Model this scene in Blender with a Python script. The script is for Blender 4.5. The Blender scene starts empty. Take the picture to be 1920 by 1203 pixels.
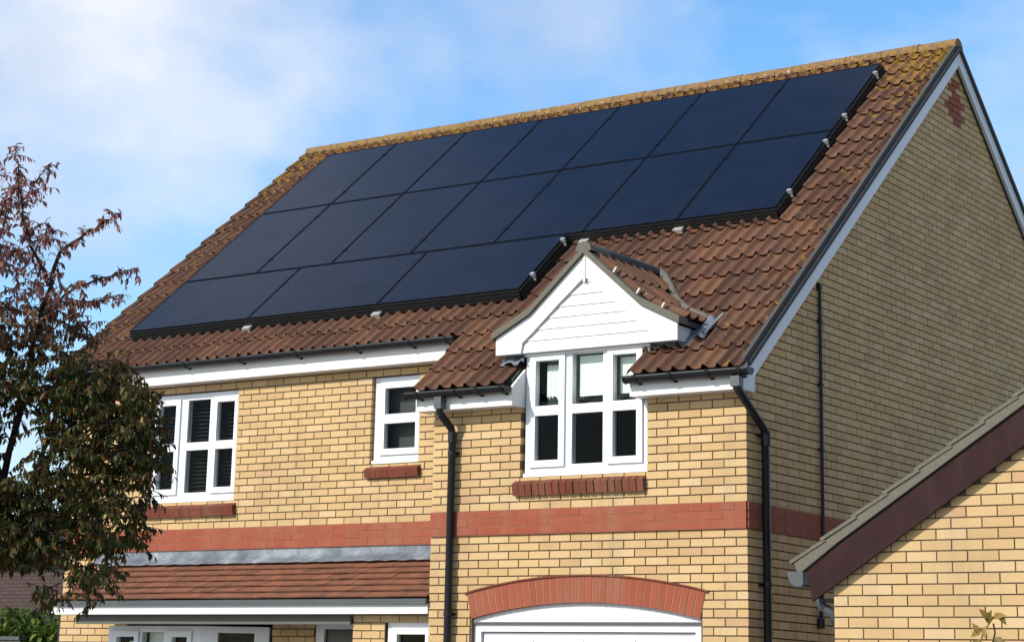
import bpy, bmesh, math, random
from mathutils import Vector, Matrix
random.seed(7)
rad = math.radians
scene = bpy.context.scene
COL = scene.collection

# ------------------------------------------------------------------ camera
cam_d = bpy.data.cameras.new("camera")
cam_d.sensor_fit = 'HORIZONTAL'
cam_d.sensor_width = 36.0
cam_d.lens = 3842.44 / 1920.0 * 36.0
cam_d.shift_x = -(844.923 - 960.0) / 1920.0
cam_d.shift_y = -(601.5 - 299.675) / 1920.0
cam_d.clip_start = 0.1
cam_d.clip_end = 3000
cam = bpy.data.objects.new("camera", cam_d)
COL.objects.link(cam)
CR = Vector((0.81178552, 0.5833631, 0.02630142))
CU = Vector((0.12751797, -0.22104221, 0.96689167))
CF = Vector((-0.56986265, 0.78155475, 0.25382814))
CP = Vector((8.34729, -15.9094, 1.44801))
cam.matrix_world = Matrix(((CR.x, CU.x, -CF.x, CP.x), (CR.y, CU.y, -CF.y, CP.y),
                           (CR.z, CU.z, -CF.z, CP.z), (0, 0, 0, 1)))
scene.camera = cam

# ------------------------------------------------------------------ sky, sun, exposure
SUN_EL = rad(34)
SUN_AZ = rad(22)          # degrees to the left of the front wall's outward normal
world = bpy.data.worlds.new("World")
scene.world = world
world.use_nodes = True
wn, wl = world.node_tree.nodes, world.node_tree.links
wn.clear()
w_out = wn.new("ShaderNodeOutputWorld")
w_bg = wn.new("ShaderNodeBackground")
w_bg.inputs[1].default_value = 0.145
sky = wn.new("ShaderNodeTexSky")
sky.sky_type = 'NISHITA'
sky.sun_disc = False
sky.sun_elevation = SUN_EL
sky.sun_rotation = math.pi + SUN_AZ
sky.air_density = 1.0
sky.dust_density = 0.6
sky.ozone_density = 2.0
tc = wn.new("ShaderNodeTexCoord")
mp = wn.new("ShaderNodeMapping")
mp.inputs['Scale'].default_value = (1.0, 1.0, 1.6)
mp.inputs['Location'].default_value = (2.17, 9.65, 4.36)
n1 = wn.new("ShaderNodeTexNoise")
n1.inputs['Scale'].default_value = 3.2
n1.inputs['Detail'].default_value = 4.0
n1.inputs['Roughness'].default_value = 0.5
n1.inputs['Distortion'].default_value = 0.25
r1 = wn.new("ShaderNodeValToRGB")
r1.color_ramp.elements[0].position = 0.41
r1.color_ramp.elements[0].color = (0.0, 0.0, 0.0, 1)
r1.color_ramp.elements[1].position = 0.70
r1.color_ramp.elements[1].color = (0.95, 0.95, 0.95, 1)
mx = wn.new("ShaderNodeMix")
mx.data_type = 'RGBA'
mx.inputs['B'].default_value = (4.5, 4.72, 5.05, 1)
wl.new(tc.outputs['Generated'], mp.inputs[0])
wl.new(mp.outputs[0], n1.inputs['Vector'])
n2 = wn.new("ShaderNodeTexNoise")
n2.inputs['Scale'].default_value = 11.0
n2.inputs['Detail'].default_value = 6.0
n2.inputs['Roughness'].default_value = 0.6
wl.new(mp.outputs[0], n2.inputs['Vector'])
nb_ = wn.new("ShaderNodeMath")
nb_.operation = 'MULTIPLY_ADD'
nb_.inputs[1].default_value = 0.30
wl.new(n2.outputs['Fac'], nb_.inputs[0])
ns_ = wn.new("ShaderNodeMath")
ns_.operation = 'MULTIPLY_ADD'
ns_.inputs[1].default_value = 1.0
ns_.inputs[2].default_value = -0.15
wl.new(n1.outputs['Fac'], ns_.inputs[0])
wl.new(ns_.outputs[0], nb_.inputs[2])
wl.new(nb_.outputs[0], r1.inputs[0])
n3 = wn.new("ShaderNodeTexNoise")
n3.inputs['Scale'].default_value = 5.0
n3.inputs['Detail'].default_value = 3.0
wl.new(mp.outputs[0], n3.inputs['Vector'])
r3 = wn.new("ShaderNodeValToRGB")
r3.color_ramp.elements[0].position = 0.36
r3.color_ramp.elements[0].color = (0.62, 0.68, 0.80, 1)
r3.color_ramp.elements[1].position = 0.60
r3.color_ramp.elements[1].color = (1.0, 1.0, 1.0, 1)
wl.new(n3.outputs['Fac'], r3.inputs[0])
cm = wn.new("ShaderNodeMix")
cm.data_type = 'RGBA'
cm.blend_type = 'MULTIPLY'
cm.inputs['Factor'].default_value = 1.0
cm.inputs['B'].default_value = (4.7, 4.85, 5.15, 1)
wl.new(r3.outputs[0], cm.inputs['A'])
wl.new(cm.outputs['Result'], mx.inputs['B'])
wl.new(r1.outputs[0], mx.inputs['Factor'])
sat = wn.new("ShaderNodeHueSaturation")
sat.inputs['Saturation'].default_value = 1.25
sat.inputs['Value'].default_value = 1.15
wl.new(sky.outputs[0], sat.inputs['Color'])
wl.new(sat.outputs[0], mx.inputs['A'])
wl.new(mx.outputs['Result'], w_bg.inputs[0])
wl.new(w_bg.outputs[0], w_out.inputs[0])

sun_d = bpy.data.lights.new("sun", 'SUN')
sun_d.energy = 3.8
sun_d.angle = rad(0.5)
sun_d.color = (1.0, 0.945, 0.86)
sun = bpy.data.objects.new("sun", sun_d)
COL.objects.link(sun)
to_sun = Vector((-math.sin(SUN_AZ) * math.cos(SUN_EL), -math.cos(SUN_AZ) * math.cos(SUN_EL), math.sin(SUN_EL)))
sun.rotation_euler = to_sun.to_track_quat('Z', 'Y').to_euler()
sun.location = to_sun * 40

vs = scene.view_settings
vs.view_transform = 'Standard'
vs.look = 'None'
vs.exposure = 0.46
vs.gamma = 1.0
vs.use_curve_mapping = False

# ------------------------------------------------------------------ materials
def mat(name, build):
    m = bpy.data.materials.new(name)
    m.use_nodes = True
    nt = m.node_tree
    nt.nodes.clear()
    o = nt.nodes.new("ShaderNodeOutputMaterial")
    b = nt.nodes.new("ShaderNodeBsdfPrincipled")
    nt.links.new(b.outputs[0], o.inputs[0])
    build(nt, nt.nodes, nt.links, b, o)
    return m

def position(N):
    g = N.new("ShaderNodeNewGeometry")
    return g.outputs['Position']

def noise(N, L, scale, detail=3, rough=0.55, vec=None, stretch=None):
    n = N.new("ShaderNodeTexNoise")
    n.inputs['Scale'].default_value = scale
    n.inputs['Detail'].default_value = detail
    n.inputs['Roughness'].default_value = rough
    v = vec or position(N)
    if stretch:
        m = N.new("ShaderNodeMapping")
        m.inputs['Scale'].default_value = stretch
        L.new(v, m.inputs[0])
        v = m.outputs[0]
    L.new(v, n.inputs['Vector'])
    return n.outputs['Fac']

def ramp(N, L, fac, stops, interp='LINEAR'):
    r = N.new("ShaderNodeValToRGB")
    cr = r.color_ramp
    cr.interpolation = interp
    while len(cr.elements) < len(stops):
        cr.elements.new(0.5)
    for e, (p, c) in zip(cr.elements, stops):
        e.position = p
        e.color = (c[0], c[1], c[2], 1) if len(c) == 3 else c
    L.new(fac, r.inputs[0])
    return r.outputs[0]

def mixc(N, L, fac, a, b, blend='MIX'):
    m = N.new("ShaderNodeMix")
    m.data_type = 'RGBA'
    m.blend_type = blend
    for key, v in (('Factor', fac), ('A', a), ('B', b)):
        if hasattr(v, 'links') or hasattr(v, 'is_linked'):
            L.new(v, m.inputs[key])
        elif key == 'Factor':
            m.inputs[key].default_value = v
        else:
            m.inputs[key].default_value = (v[0], v[1], v[2], 1)
    return m.outputs['Result']

def mth(N, L, op, a, b=0.0, c=None, clamp=False):
    m = N.new("ShaderNodeMath")
    m.operation = op
    m.use_clamp = clamp
    for i, v in enumerate((a, b) if c is None else (a, b, c)):
        if hasattr(v, 'is_linked'):
            L.new(v, m.inputs[i])
        else:
            m.inputs[i].default_value = v
    return m.outputs[0]

def rnd_piece(N, L):
    """a number that differs from piece to piece, whether it is an object or an island of a joined mesh"""
    oi = N.new("ShaderNodeObjectInfo")
    g = N.new("ShaderNodeNewGeometry")
    s = mth(N, L, 'ADD', oi.outputs['Random'], g.outputs['Random Per Island'])
    return mth(N, L, 'FRACT', s)

def bump(N, L, b, h, strength=0.3, dist=0.005):
    bn = N.new("ShaderNodeBump")
    bn.inputs['Strength'].default_value = strength
    bn.inputs['Distance'].default_value = dist
    L.new(h, bn.inputs['Height'])
    L.new(bn.outputs[0], b.inputs['Normal'])

def m_brick(stops, spread, bumpy=0.4):
    def f(nt, N, L, b, o):
        rp = rnd_piece(N, L)
        base = ramp(N, L, rp, stops)
        fine = noise(N, L, 75, 5, 0.75)
        c1 = mixc(N, L, mth(N, L, 'MULTIPLY', ramp(N, L, fine, [(0.38, (0, 0, 0)), (0.68, (1, 1, 1))]), 0.42), base, spread)
        big = noise(N, L, 1.1, 4)
        c2 = mixc(N, L, mth(N, L, 'MULTIPLY', ramp(N, L, big, [(0.40, (0, 0, 0)), (0.75, (1, 1, 1))]), 0.22), c1, (0.23, 0.16, 0.09))
        st_ = noise(N, L, 2.6, 5, 0.65, stretch=(1.6, 1.6, 0.22))
        c2 = mixc(N, L, mth(N, L, 'MULTIPLY', ramp(N, L, st_, [(0.50, (0, 0, 0)), (0.72, (1, 1, 1))]), 0.30), c2, (0.24, 0.17, 0.11))
        L.new(c2, b.inputs['Base Color'])
        b.inputs['Roughness'].default_value = 0.88
        b.inputs['Specular IOR Level'].default_value = 0.25
        bump(N, L, b, noise(N, L, 220, 4), bumpy, 0.004)
    return f

M = {}
M['brick'] = mat("buff_brick", m_brick([(0.0, (0.440, 0.292, 0.138)), (0.12, (0.472, 0.320, 0.150)), (0.45, (0.500, 0.346, 0.164)),
                                        (0.80, (0.527, 0.372, 0.182)), (0.965, (0.55, 0.40, 0.222)), (0.98, (0.45, 0.280, 0.150))], (0.36, 0.22, 0.09)))
M['red_brick'] = mat("red_brick", m_brick([(0.0, (0.245, 0.058, 0.030)), (0.5, (0.262, 0.063, 0.032)), (1.0, (0.280, 0.070, 0.036))], (0.20, 0.055, 0.03)))
M['sill_brick'] = mat("sill_brick", m_brick([(0.0, (0.110, 0.026, 0.014)), (0.5, (0.135, 0.032, 0.017)), (1.0, (0.165, 0.042, 0.022))], (0.085, 0.025, 0.016)))

def f_mortar(c):
    def f(nt, N, L, b, o):
        n = noise(N, L, 60, 3)
        L.new(ramp(N, L, n, [(0.3, [x * 0.8 for x in c]), (0.7, [x * 1.15 for x in c])]), b.inputs['Base Color'])
        b.inputs['Roughness'].default_value = 0.95
        bump(N, L, b, noise(N, L, 300, 3), 0.4, 0.004)
    return f
M['mortar'] = mat("brown_mortar", f_mortar((0.112, 0.070, 0.046)))
M['red_mortar'] = mat("red_mortar", f_mortar((0.24, 0.085, 0.052)))
M['cement'] = mat("verge_cement", f_mortar((0.115, 0.105, 0.078)))
M['pale_mortar'] = mat("pale_mortar", f_mortar((0.27, 0.19, 0.14)))
M['hook'] = None
M['dark_cement'] = mat("dark_verge_cement", f_mortar((0.052, 0.054, 0.05)))

def f_tile(porch=False):
    def f(nt, N, L, b, o):
        rp = rnd_piece(N, L)
        if porch:
            base = ramp(N, L, rp, [(0.0, (0.155, 0.060, 0.032)), (0.5, (0.185, 0.071, 0.036)), (1.0, (0.215, 0.082, 0.04))])
        else:
            base = ramp(N, L, rp, [(0.0, (0.084, 0.036, 0.020)), (0.5, (0.110, 0.048, 0.025)), (0.85, (0.132, 0.060, 0.031)), (1.0, (0.158, 0.070, 0.033))])
        dirt = noise(N, L, 7.0, 6, 0.7)
        c = mixc(N, L, mth(N, L, 'MULTIPLY', ramp(N, L, dirt, [(0.42, (0, 0, 0)), (0.68, (1, 1, 1))]), 0.6), base, (0.055, 0.037, 0.026))
        pos = position(N)
        sx = N.new("ShaderNodeSeparateXYZ")
        L.new(pos, sx.inputs[0])
        if not porch:
            # lichen: thick along the ridge, thinner down the right hand verge
            rg = N.new("ShaderNodeMapRange")
            L.new(sx.outputs['Z'], rg.inputs[0])
            rg.inputs[1].default_value = 7.3; rg.inputs[2].default_value = 8.75
            rg.inputs[3].default_value = 0.0; rg.inputs[4].default_value = 0.22
            vg = N.new("ShaderNodeMapRange")
            L.new(sx.outputs['X'], vg.inputs[0])
            vg.inputs[1].default_value = -0.75; vg.inputs[2].default_value = 0.1
            vg.inputs[3].default_value = 0.0; vg.inputs[4].default_value = 0.10
            vg2 = N.new("ShaderNodeMapRange")
            L.new(sx.outputs['X'], vg2.inputs[0])
            vg2.inputs[1].default_value = -8.8; vg2.inputs[2].default_value = -9.3
            vg2.inputs[3].default_value = 0.0; vg2.inputs[4].default_value = 0.07
            ln = noise(N, L, 9.0, 5, 0.65)
            s = mth(N, L, 'ADD', mth(N, L, 'ADD', ln, rg.outputs[0]), mth(N, L, 'ADD', vg.outputs[0], vg2.outputs[0]))
            lm = ramp(N, L, s, [(0.665, (0, 0, 0)), (0.72, (1, 1, 1))])
            lc = ramp(N, L, noise(N, L, 40, 3), [(0.3, (0.15, 0.075, 0.010)), (0.55, (0.26, 0.135, 0.016)), (0.75, (0.18, 0.135, 0.05))])
            c = mixc(N, L, mth(N, L, 'MULTIPLY', lm, 0.85), c, lc)
        sp = noise(N, L, 30, 2, 0.4)
        c = mixc(N, L, ramp(N, L, sp, [(0.755, (0, 0, 0)), (0.77, (1, 1, 1))]), c, (0.40, 0.34, 0.27))
        L.new(c, b.inputs['Base Color'])
        b.inputs['Roughness'].default_value = 0.85
        b.inputs['Specular IOR Level'].default_value = 0.3
        bump(N, L, b, noise(N, L, 120, 4), 0.5, 0.004)
    return f
M['tile'] = mat("brown_concrete_tile", f_tile())
M['porch_tile'] = mat("red_plain_tile", f_tile(True))

def f_ridge(nt, N, L, b, o):
    n = noise(N, L, 14, 6, 0.7)
    c = ramp(N, L, n, [(0.30, (0.080, 0.052, 0.032)), (0.44, (0.13, 0.085, 0.042)), (0.54, (0.23, 0.120, 0.022)), (0.62, (0.15, 0.105, 0.055)), (0.75, (0.22, 0.165, 0.085))])
    s = noise(N, L, 30, 2, 0.4)
    c = mixc(N, L, ramp(N, L, s, [(0.68, (0, 0, 0)), (0.72, (1, 1, 1))]), c, (0.48, 0.44, 0.36))
    L.new(c, b.inputs['Base Color'])
    b.inputs['Roughness'].default_value = 0.9
    bump(N, L, b, noise(N, L, 90, 4), 0.6, 0.006)
M['ridge'] = mat("lichened_ridge_tile", f_ridge)

def f_plain(c, rough=0.5, var=0.06, spec=0.5, nscale=3.0, metallic=0.0, dirt=None, b_=0.0):
    def f(nt, N, L, b, o):
        n = noise(N, L, nscale, 5, 0.6)
        col = ramp(N, L, n, [(0.3, [max(0, x * (1 - var)) for x in c]), (0.7, [min(1, x * (1 + var)) for x in c])])
        if dirt:
            d = noise(N, L, 5.5, 5, 0.7, stretch=(1, 1, 0.25))
            col = mixc(N, L, mth(N, L, 'MULTIPLY', ramp(N, L, d, [(0.48, (0, 0, 0)), (0.75, (1, 1, 1))]), 0.35), col, dirt)
        L.new(col, b.inputs['Base Color'])
        b.inputs['Roughness'].default_value = rough
        b.inputs['Specular IOR Level'].default_value = spec
        b.inputs['Metallic'].default_value = metallic
        if b_:
            bump(N, L, b, noise(N, L, 25, 4), b_, 0.01)
    return f
M['upvc'] = mat("white_upvc", f_plain((0.64, 0.65, 0.66), 0.38, 0.03, dirt=(0.50, 0.50, 0.48)))
M['white'] = mat("white_painted_board", f_plain((0.57, 0.57, 0.56), 0.45, 0.03, dirt=(0.52, 0.50, 0.46)))
M['fascia'] = mat("white_fascia", f_plain((0.62, 0.61, 0.585), 0.45, 0.03, dirt=(0.50, 0.47, 0.42)))
M['black'] = mat("black_plastic_gutter", f_plain((0.007, 0.008, 0.009), 0.42, 0.2, 0.3, dirt=(0.02, 0.022, 0.024)))
M['grey_plastic'] = mat("grey_plastic", f_plain((0.050, 0.056, 0.058), 0.45, 0.15))
M['cable'] = mat("black_cable", f_plain((0.006, 0.006, 0.008), 0.6, 0.1))
M['soffit'] = mat("brown_grey_soffit", f_plain((0.085, 0.078, 0.066), 0.7, 0.08))
M['maroon'] = mat("maroon_bargeboard", f_plain((0.021, 0.0055, 0.0056), 0.65, 0.25, 0.15, nscale=7, dirt=(0.045, 0.025, 0.022)))
M['metal'] = mat("aluminium_clamp", f_plain((0.55, 0.55, 0.54), 0.4, 0.05, metallic=0.6))
M['hook'] = mat("grey_roof_hook", f_plain((0.33, 0.33, 0.32), 0.5, 0.1, metallic=0.2))
M['peg'] = mat("cream_clip", f_plain((0.50, 0.43, 0.32), 0.5, 0.05))
M['blind'] = mat("cream_blind", f_plain((0.80, 0.84, 0.78), 0.8, 0.04))
M['net'] = mat("net_curtain", f_plain((0.60, 0.64, 0.58), 0.9, 0.25, nscale=14))
M['slat'] = mat("dark_blind_slat", f_plain((0.03, 0.031, 0.03), 0.5, 0.1))
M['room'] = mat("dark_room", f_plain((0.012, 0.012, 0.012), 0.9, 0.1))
M['black_door'] = mat("black_door", f_plain((0.008, 0.008, 0.010), 0.3, 0.1))
M['bark'] = mat("dark_bark", f_plain((0.035, 0.024, 0.018), 0.9, 0.35, 0.2, nscale=20, b_=0.6))

def f_lead(nt, N, L, b, o):
    n = noise(N, L, 5, 5, 0.6, stretch=(1.0, 1, 0.8))
    L.new(ramp(N, L, n, [(0.3, (0.062, 0.074, 0.088)), (0.5, (0.125, 0.142, 0.158)), (0.7, (0.24, 0.26, 0.275))]), b.inputs['Base Color'])
    b.inputs['Roughness'].default_value = 0.75
    bump(N, L, b, noise(N, L, 12, 4), 0.25, 0.02)
M['lead'] = mat("weathered_lead", f_lead)

def f_glass(nt, N, L, b, o):
    N.remove(b)
    g = N.new("ShaderNodeBsdfGlossy")
    g.inputs['Roughness'].default_value = 0.02
    g.inputs['Color'].default_value = (0.9, 0.95, 0.95, 1)
    t = N.new("ShaderNodeBsdfTransparent")
    t.inputs['Color'].default_value = (0.80, 0.84, 0.82, 1)
    fr = N.new("ShaderNodeFresnel")
    fr.inputs['IOR'].default_value = 1.17
    m = N.new("ShaderNodeMixShader")
    L.new(fr.outputs[0], m.inputs[0])
    L.new(t.outputs[0], m.inputs[1])
    L.new(g.outputs[0], m.inputs[2])
    L.new(m.outputs[0], o.inputs[0])
M['glass'] = mat("window_glass", f_glass)

def f_pv(nt, N, L, b, o):
    n = noise(N, L, 2.2, 3)
    L.new(ramp(N, L, n, [(0.3, (0.0035, 0.005, 0.011)), (0.7, (0.006, 0.008, 0.017))]), b.inputs['Base Color'])
    d_ = noise(N, L, 1.6, 5, 0.6)
    L.new(mth(N, L, 'MULTIPLY_ADD', d_, 0.14, 0.09), b.inputs['Roughness'])
    b.inputs['IOR'].default_value = 1.40
    b.inputs['Specular IOR Level'].default_value = 0.20
    b.inputs['Specular Tint'].default_value = (1.0, 0.90, 0.75, 1)
M['pv'] = mat("solar_glass", f_pv)
M['pv_frame'] = mat("black_anodised_frame", f_plain((0.004, 0.0045, 0.006), 0.45, 0.1, 0.15))
M['pv_skirt'] = mat("black_edge_skirt", f_plain((0.010, 0.011, 0.011), 0.55, 0.15, 0.3))

def f_leaf(stops, redtop=False, transl=0.32):
    def f(nt, N, L, b, o):
        rp = rnd_piece(N, L)
        c = ramp(N, L, rp, stops)
        if redtop:
            sx = N.new("ShaderNodeSeparateXYZ")
            L.new(position(N), sx.inputs[0])
            mr = N.new("ShaderNodeMapRange")
            L.new(sx.outputs['Z'], mr.inputs[0])
            mr.inputs[1].default_value = 3.35; mr.inputs[2].default_value = 4.0
            c2 = ramp(N, L, rp, [(0.0, (0.13, 0.032, 0.030)), (0.45, (0.24, 0.070, 0.058)), (0.75, (0.34, 0.17, 0.135)), (1.0, (0.14, 0.10, 0.04))])
            c = mixc(N, L, mr.outputs[0], c, c2)
        L.new(c, b.inputs['Base Color'])
        b.inputs['Roughness'].default_value = 0.5
        b.inputs['Specular IOR Level'].default_value = 0.25
        t = N.new("ShaderNodeBsdfTranslucent")
        L.new(c, t.inputs['Color'])
        m = N.new("ShaderNodeMixShader")
        m.inputs[0].default_value = transl
        L.new(b.outputs[0], m.inputs[1])
        L.new(t.outputs[0], m.inputs[2])
        L.new(m.outputs[0], o.inputs[0])
    return f
M['leaf'] = mat("autumn_leaf", f_leaf([(0.0, (0.020, 0.030, 0.006)), (0.50, (0.045, 0.058, 0.010)), (0.75, (0.078, 0.072, 0.013)),
                                        (0.88, (0.13, 0.062, 0.013)), (0.95, (0.20, 0.068, 0.014)), (1.0, (0.28, 0.11, 0.016))], True))
M['hedge_leaf'] = mat("hedge_leaf", f_leaf([(0.0, (0.03, 0.06, 0.010)), (0.5, (0.075, 0.14, 0.020)), (1.0, (0.17, 0.20, 0.035))]))
M['twig_leaf'] = mat("olive_leaf", f_leaf([(0.0, (0.13, 0.095, 0.025)), (0.5, (0.21, 0.150, 0.03)), (1.0, (0.36, 0.22, 0.03))]))

def f_farwall(nt, N, L, b, o):
    t = N.new("ShaderNodeTexBrick")
    t.inputs['Scale'].default_value = 1.0
    t.inputs['Brick Width'].default_value = 0.225
    t.inputs['Row Height'].default_value = 0.075
    t.inputs['Mortar Size'].default_value = 0.012
    t.inputs['Color1'].default_value = (0.045, 0.025, 0.022, 1)
    t.inputs['Color2'].default_value = (0.070, 0.036, 0.031, 1)
    t.inputs['Mortar'].default_value = (0.025, 0.016, 0.014, 1)
    m = N.new("ShaderNodeMapping")
    m.inputs['Rotation'].default_value = (rad(90), 0, 0)
    L.new(position(N), m.inputs[0])
    L.new(m.outputs[0], t.inputs['Vector'])
    L.new(t.outputs[0], b.inputs['Base Color'])
    b.inputs['Roughness'].default_value = 0.9
M['far_tile'] = mat("far_clay_tiles", f_farwall)

def f_ground(nt, N, L, b, o):
    n = noise(N, L, 0.35, 6, 0.6)
    c = ramp(N, L, n, [(0.30, (0.09, 0.12, 0.04)), (0.42, (0.28, 0.275, 0.265))])
    c = mixc(N, L, mth(N, L, 'MULTIPLY', noise(N, L, 25, 4), 0.3), c, (0.16, 0.16, 0.15))
    L.new(c, b.inputs['Base Color'])
    b.inputs['Roughness'].default_value = 0.95
M['ground'] = mat("lawn_and_paving", f_ground)

# ------------------------------------------------------------------ helpers
def tag(o, label, cat=None, group=None, kind=None):
    if label: o['label'] = label
    if cat: o['category'] = cat
    if group: o['group'] = group
    if kind: o['kind'] = kind
    return o

def thing(name, loc, label, cat, group=None):
    o = bpy.data.objects.new(name, None)
    o.empty_display_size = 0.2
    o.location = loc
    COL.objects.link(o)
    return tag(o, label, cat, group)

def world_loc(o):
    v = Vector(o.get('_w', (0, 0, 0))) if False else None
    p = Vector((0, 0, 0))
    while o:
        p += o.location
        o = o.parent
    return p

def link(o, parent):
    COL.objects.link(o)
    if parent is not None:
        o.parent = parent
        o.matrix_parent_inverse = PINV(parent)
    return o

_mw = {}
def PINV(parent):
    return MW(parent).inverted()
def MW(o):
    if o.name in _mw:
        return _mw[o.name]
    m = Matrix.LocRotScale(o.location, o.rotation_euler, o.scale)
    if o.parent:
        m = MW(o.parent) @ o.matrix_parent_inverse @ m
    _mw[o.name] = m
    return m

class MB:
    def __init__(s):
        s.v = []; s.f = []; s.sm = []
    def add(s, vs_, fs, smooth=False):
        n = len(s.v)
        s.v += [tuple(v) for v in vs_]
        s.f += [tuple(i + n for i in f) for f in fs]
        s.sm += [smooth] * len(fs)
        return s
    def box(s, x0, x1, y0, y1, z0, z1):
        return s.add([(x0, y0, z0), (x1, y0, z0), (x1, y1, z0), (x0, y1, z0), (x0, y0, z1), (x1, y0, z1), (x1, y1, z1), (x0, y1, z1)],
                     [(0, 3, 2, 1), (4, 5, 6, 7), (0, 1, 5, 4), (1, 2, 6, 5), (2, 3, 7, 6), (3, 0, 4, 7)])
    def obox(s, o, ax, ay, az):
        """box spanned by three edge vectors from corner o"""
        o, ax, ay, az = Vector(o), Vector(ax), Vector(ay), Vector(az)
        P = [o, o + ax, o + ax + ay, o + ay, o + az, o + ax + az, o + ax + ay + az, o + ay + az]
        fs = [(0, 3, 2, 1), (4, 5, 6, 7), (0, 1, 5, 4), (1, 2, 6, 5), (2, 3, 7, 6), (3, 0, 4, 7)]
        if ax.cross(ay).dot(az) < 0:
            fs = [f[::-1] for f in fs]
        return s.add(P, fs)
    def prism(s, pts, d):
        """planar polygon pts extruded by vector d"""
        pts = [Vector(p) for p in pts]; d = Vector(d); n = len(pts)
        nrm = Vector((0, 0, 0))
        for i in range(n):
            nrm += (pts[i] - pts[0]).cross(pts[(i + 1) % n] - pts[0])
        if nrm.dot(d) > 0:
            pts = pts[::-1]
        P = pts + [p + d for p in pts]
        fs = [tuple(range(n)), tuple(range(2 * n - 1, n - 1, -1))]
        fs += [(i, i + n, (i + 1) % n + n, (i + 1) % n) for i in range(n)]
        return s.add(P, fs)
    def tube(s, path, r, n=10, cap=True, r_end=None):
        path = [Vector(p) for p in path]
        rings = []
        up = Vector((0.13, 0.2, 1)).normalized()
        for i, p in enumerate(path):
            t = (path[min(i + 1, len(path) - 1)] - path[max(i - 1, 0)]).normalized()
            a = t.cross(up)
            if a.length < 1e-3: a = t.cross(Vector((1, 0, 0)))
            a.normalize(); b_ = t.cross(a)
            rr = r if r_end is None else r + (r_end - r) * i / max(1, len(path) - 1)
            rings.append([p + (a * math.cos(2 * math.pi * k / n) + b_ * math.sin(2 * math.pi * k / n)) * rr for k in range(n)])
        vs_ = [v for rg in rings for v in rg]
        fs = []
        for i in range(len(path) - 1):
            for k in range(n):
                fs.append((i * n + k, i * n + (k + 1) % n, (i + 1) * n + (k + 1) % n, (i + 1) * n + k))
        s.add(vs_, fs, True)
        if cap:
            m = len(path) - 1
            s.add(rings[0], [tuple(range(n))[::-1]])
            s.add(rings[m], [tuple(range(n))])
        return s
    def plate(s, u0, u1, v0, v1, holes, P, d0, d1):
        """plate with rectangular holes; P(u, v, d) -> point, front at d0, back at d1"""
        us = sorted(set([u0, u1] + [max(u0, min(u1, h[i])) for h in holes for i in (0, 1)]))
        vv = sorted(set([v0, v1] + [max(v0, min(v1, h[i])) for h in holes for i in (2, 3)]))
        def solid(i, j):
            if i < 0 or j < 0 or i >= len(us) - 1 or j >= len(vv) - 1: return False
            cu, cv = (us[i] + us[i + 1]) / 2, (vv[j] + vv[j + 1]) / 2
            return not any(h[0] < cu < h[1] and h[2] < cv < h[3] for h in holes)
        for i in range(len(us) - 1):
            for j in range(len(vv) - 1):
                if not solid(i, j): continue
                a, b_, c, d = us[i], us[i + 1], vv[j], vv[j + 1]
                s.add([P(a, c, d0), P(b_, c, d0), P(b_, d, d0), P(a, d, d0)], [(0, 1, 2, 3)])
                if not solid(i - 1, j): s.add([P(a, c, d0), P(a, d, d0), P(a, d, d1), P(a, c, d1)], [(0, 1, 2, 3)])
                if not solid(i + 1, j): s.add([P(b_, c, d0), P(b_, c, d1), P(b_, d, d1), P(b_, d, d0)], [(0, 1, 2, 3)])
                if not solid(i, j - 1): s.add([P(a, c, d0), P(a, c, d1), P(b_, c, d1), P(b_, c, d0)], [(0, 1, 2, 3)])
                if not solid(i, j + 1): s.add([P(a, d, d0), P(b_, d, d0), P(b_, d, d1), P(a, d, d1)], [(0, 1, 2, 3)])
        return s
    def mesh(s, name, m):
        me = bpy.data.meshes.new(name)
        me.from_pydata(s.v, [], s.f)
        me.polygons.foreach_set('use_smooth', s.sm)
        me.materials.append(M[m] if isinstance(m, str) else m)
        me.update()
        return me
    def build(s, name, m, parent=None, label=None, kind=None):
        o = bpy.data.objects.new(name, s.mesh(name, m))
        link(o, parent)
        if label: o['label'] = label
        if kind: o['kind'] = kind
        return o

def inst(name, me, mtx, parent, label=None):
    o = bpy.data.objects.new(name, me)
    COL.objects.link(o)
    o.parent = parent
    o.matrix_parent_inverse = PINV(parent)
    o.matrix_basis = mtx
    if label: o['label'] = label
    return o

def bevel(o, w=0.004, seg=2):
    m = o.modifiers.new("bevel", 'BEVEL')
    m.width = w; m.segments = seg; m.limit_method = 'ANGLE'; m.angle_limit = rad(40)
    return o

# ------------------------------------------------------------------ ground
g = MB().add([(-900, -900, 0), (900, -900, 0), (900, 900, 0), (-900, 900, 0)], [(0, 1, 2, 3)]).build("ground", 'ground')
tag(g, "lawn and paving around the houses", None, None, 'structure')

# ------------------------------------------------------------------ the house
D = 0.77                 # set-back of the left part of the front
YR, T = 5.03, 0.838      # ridge position, roof slope (tan 40 degrees)
ZB = 8.604               # bargeboard apex
ZT = ZB + 0.06           # tile plane at the ridge
CS, SN = math.cos(math.atan(T)), math.sin(math.atan(T))
XL, XR, XWING = -9.095, 0.0, -3.365
DEPTH = 2 * YR
C = 0.075

house = thing("brick_house", (-4.5, 5.0, 0), "buff brick house with brown tiled roof, white windows and a red brick band", "house")
wall = MB()

def PF(y):
    return lambda u, v, d: (u, y + d, v)
def PG(u, v, d):
    return (-d, u, v)

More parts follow.
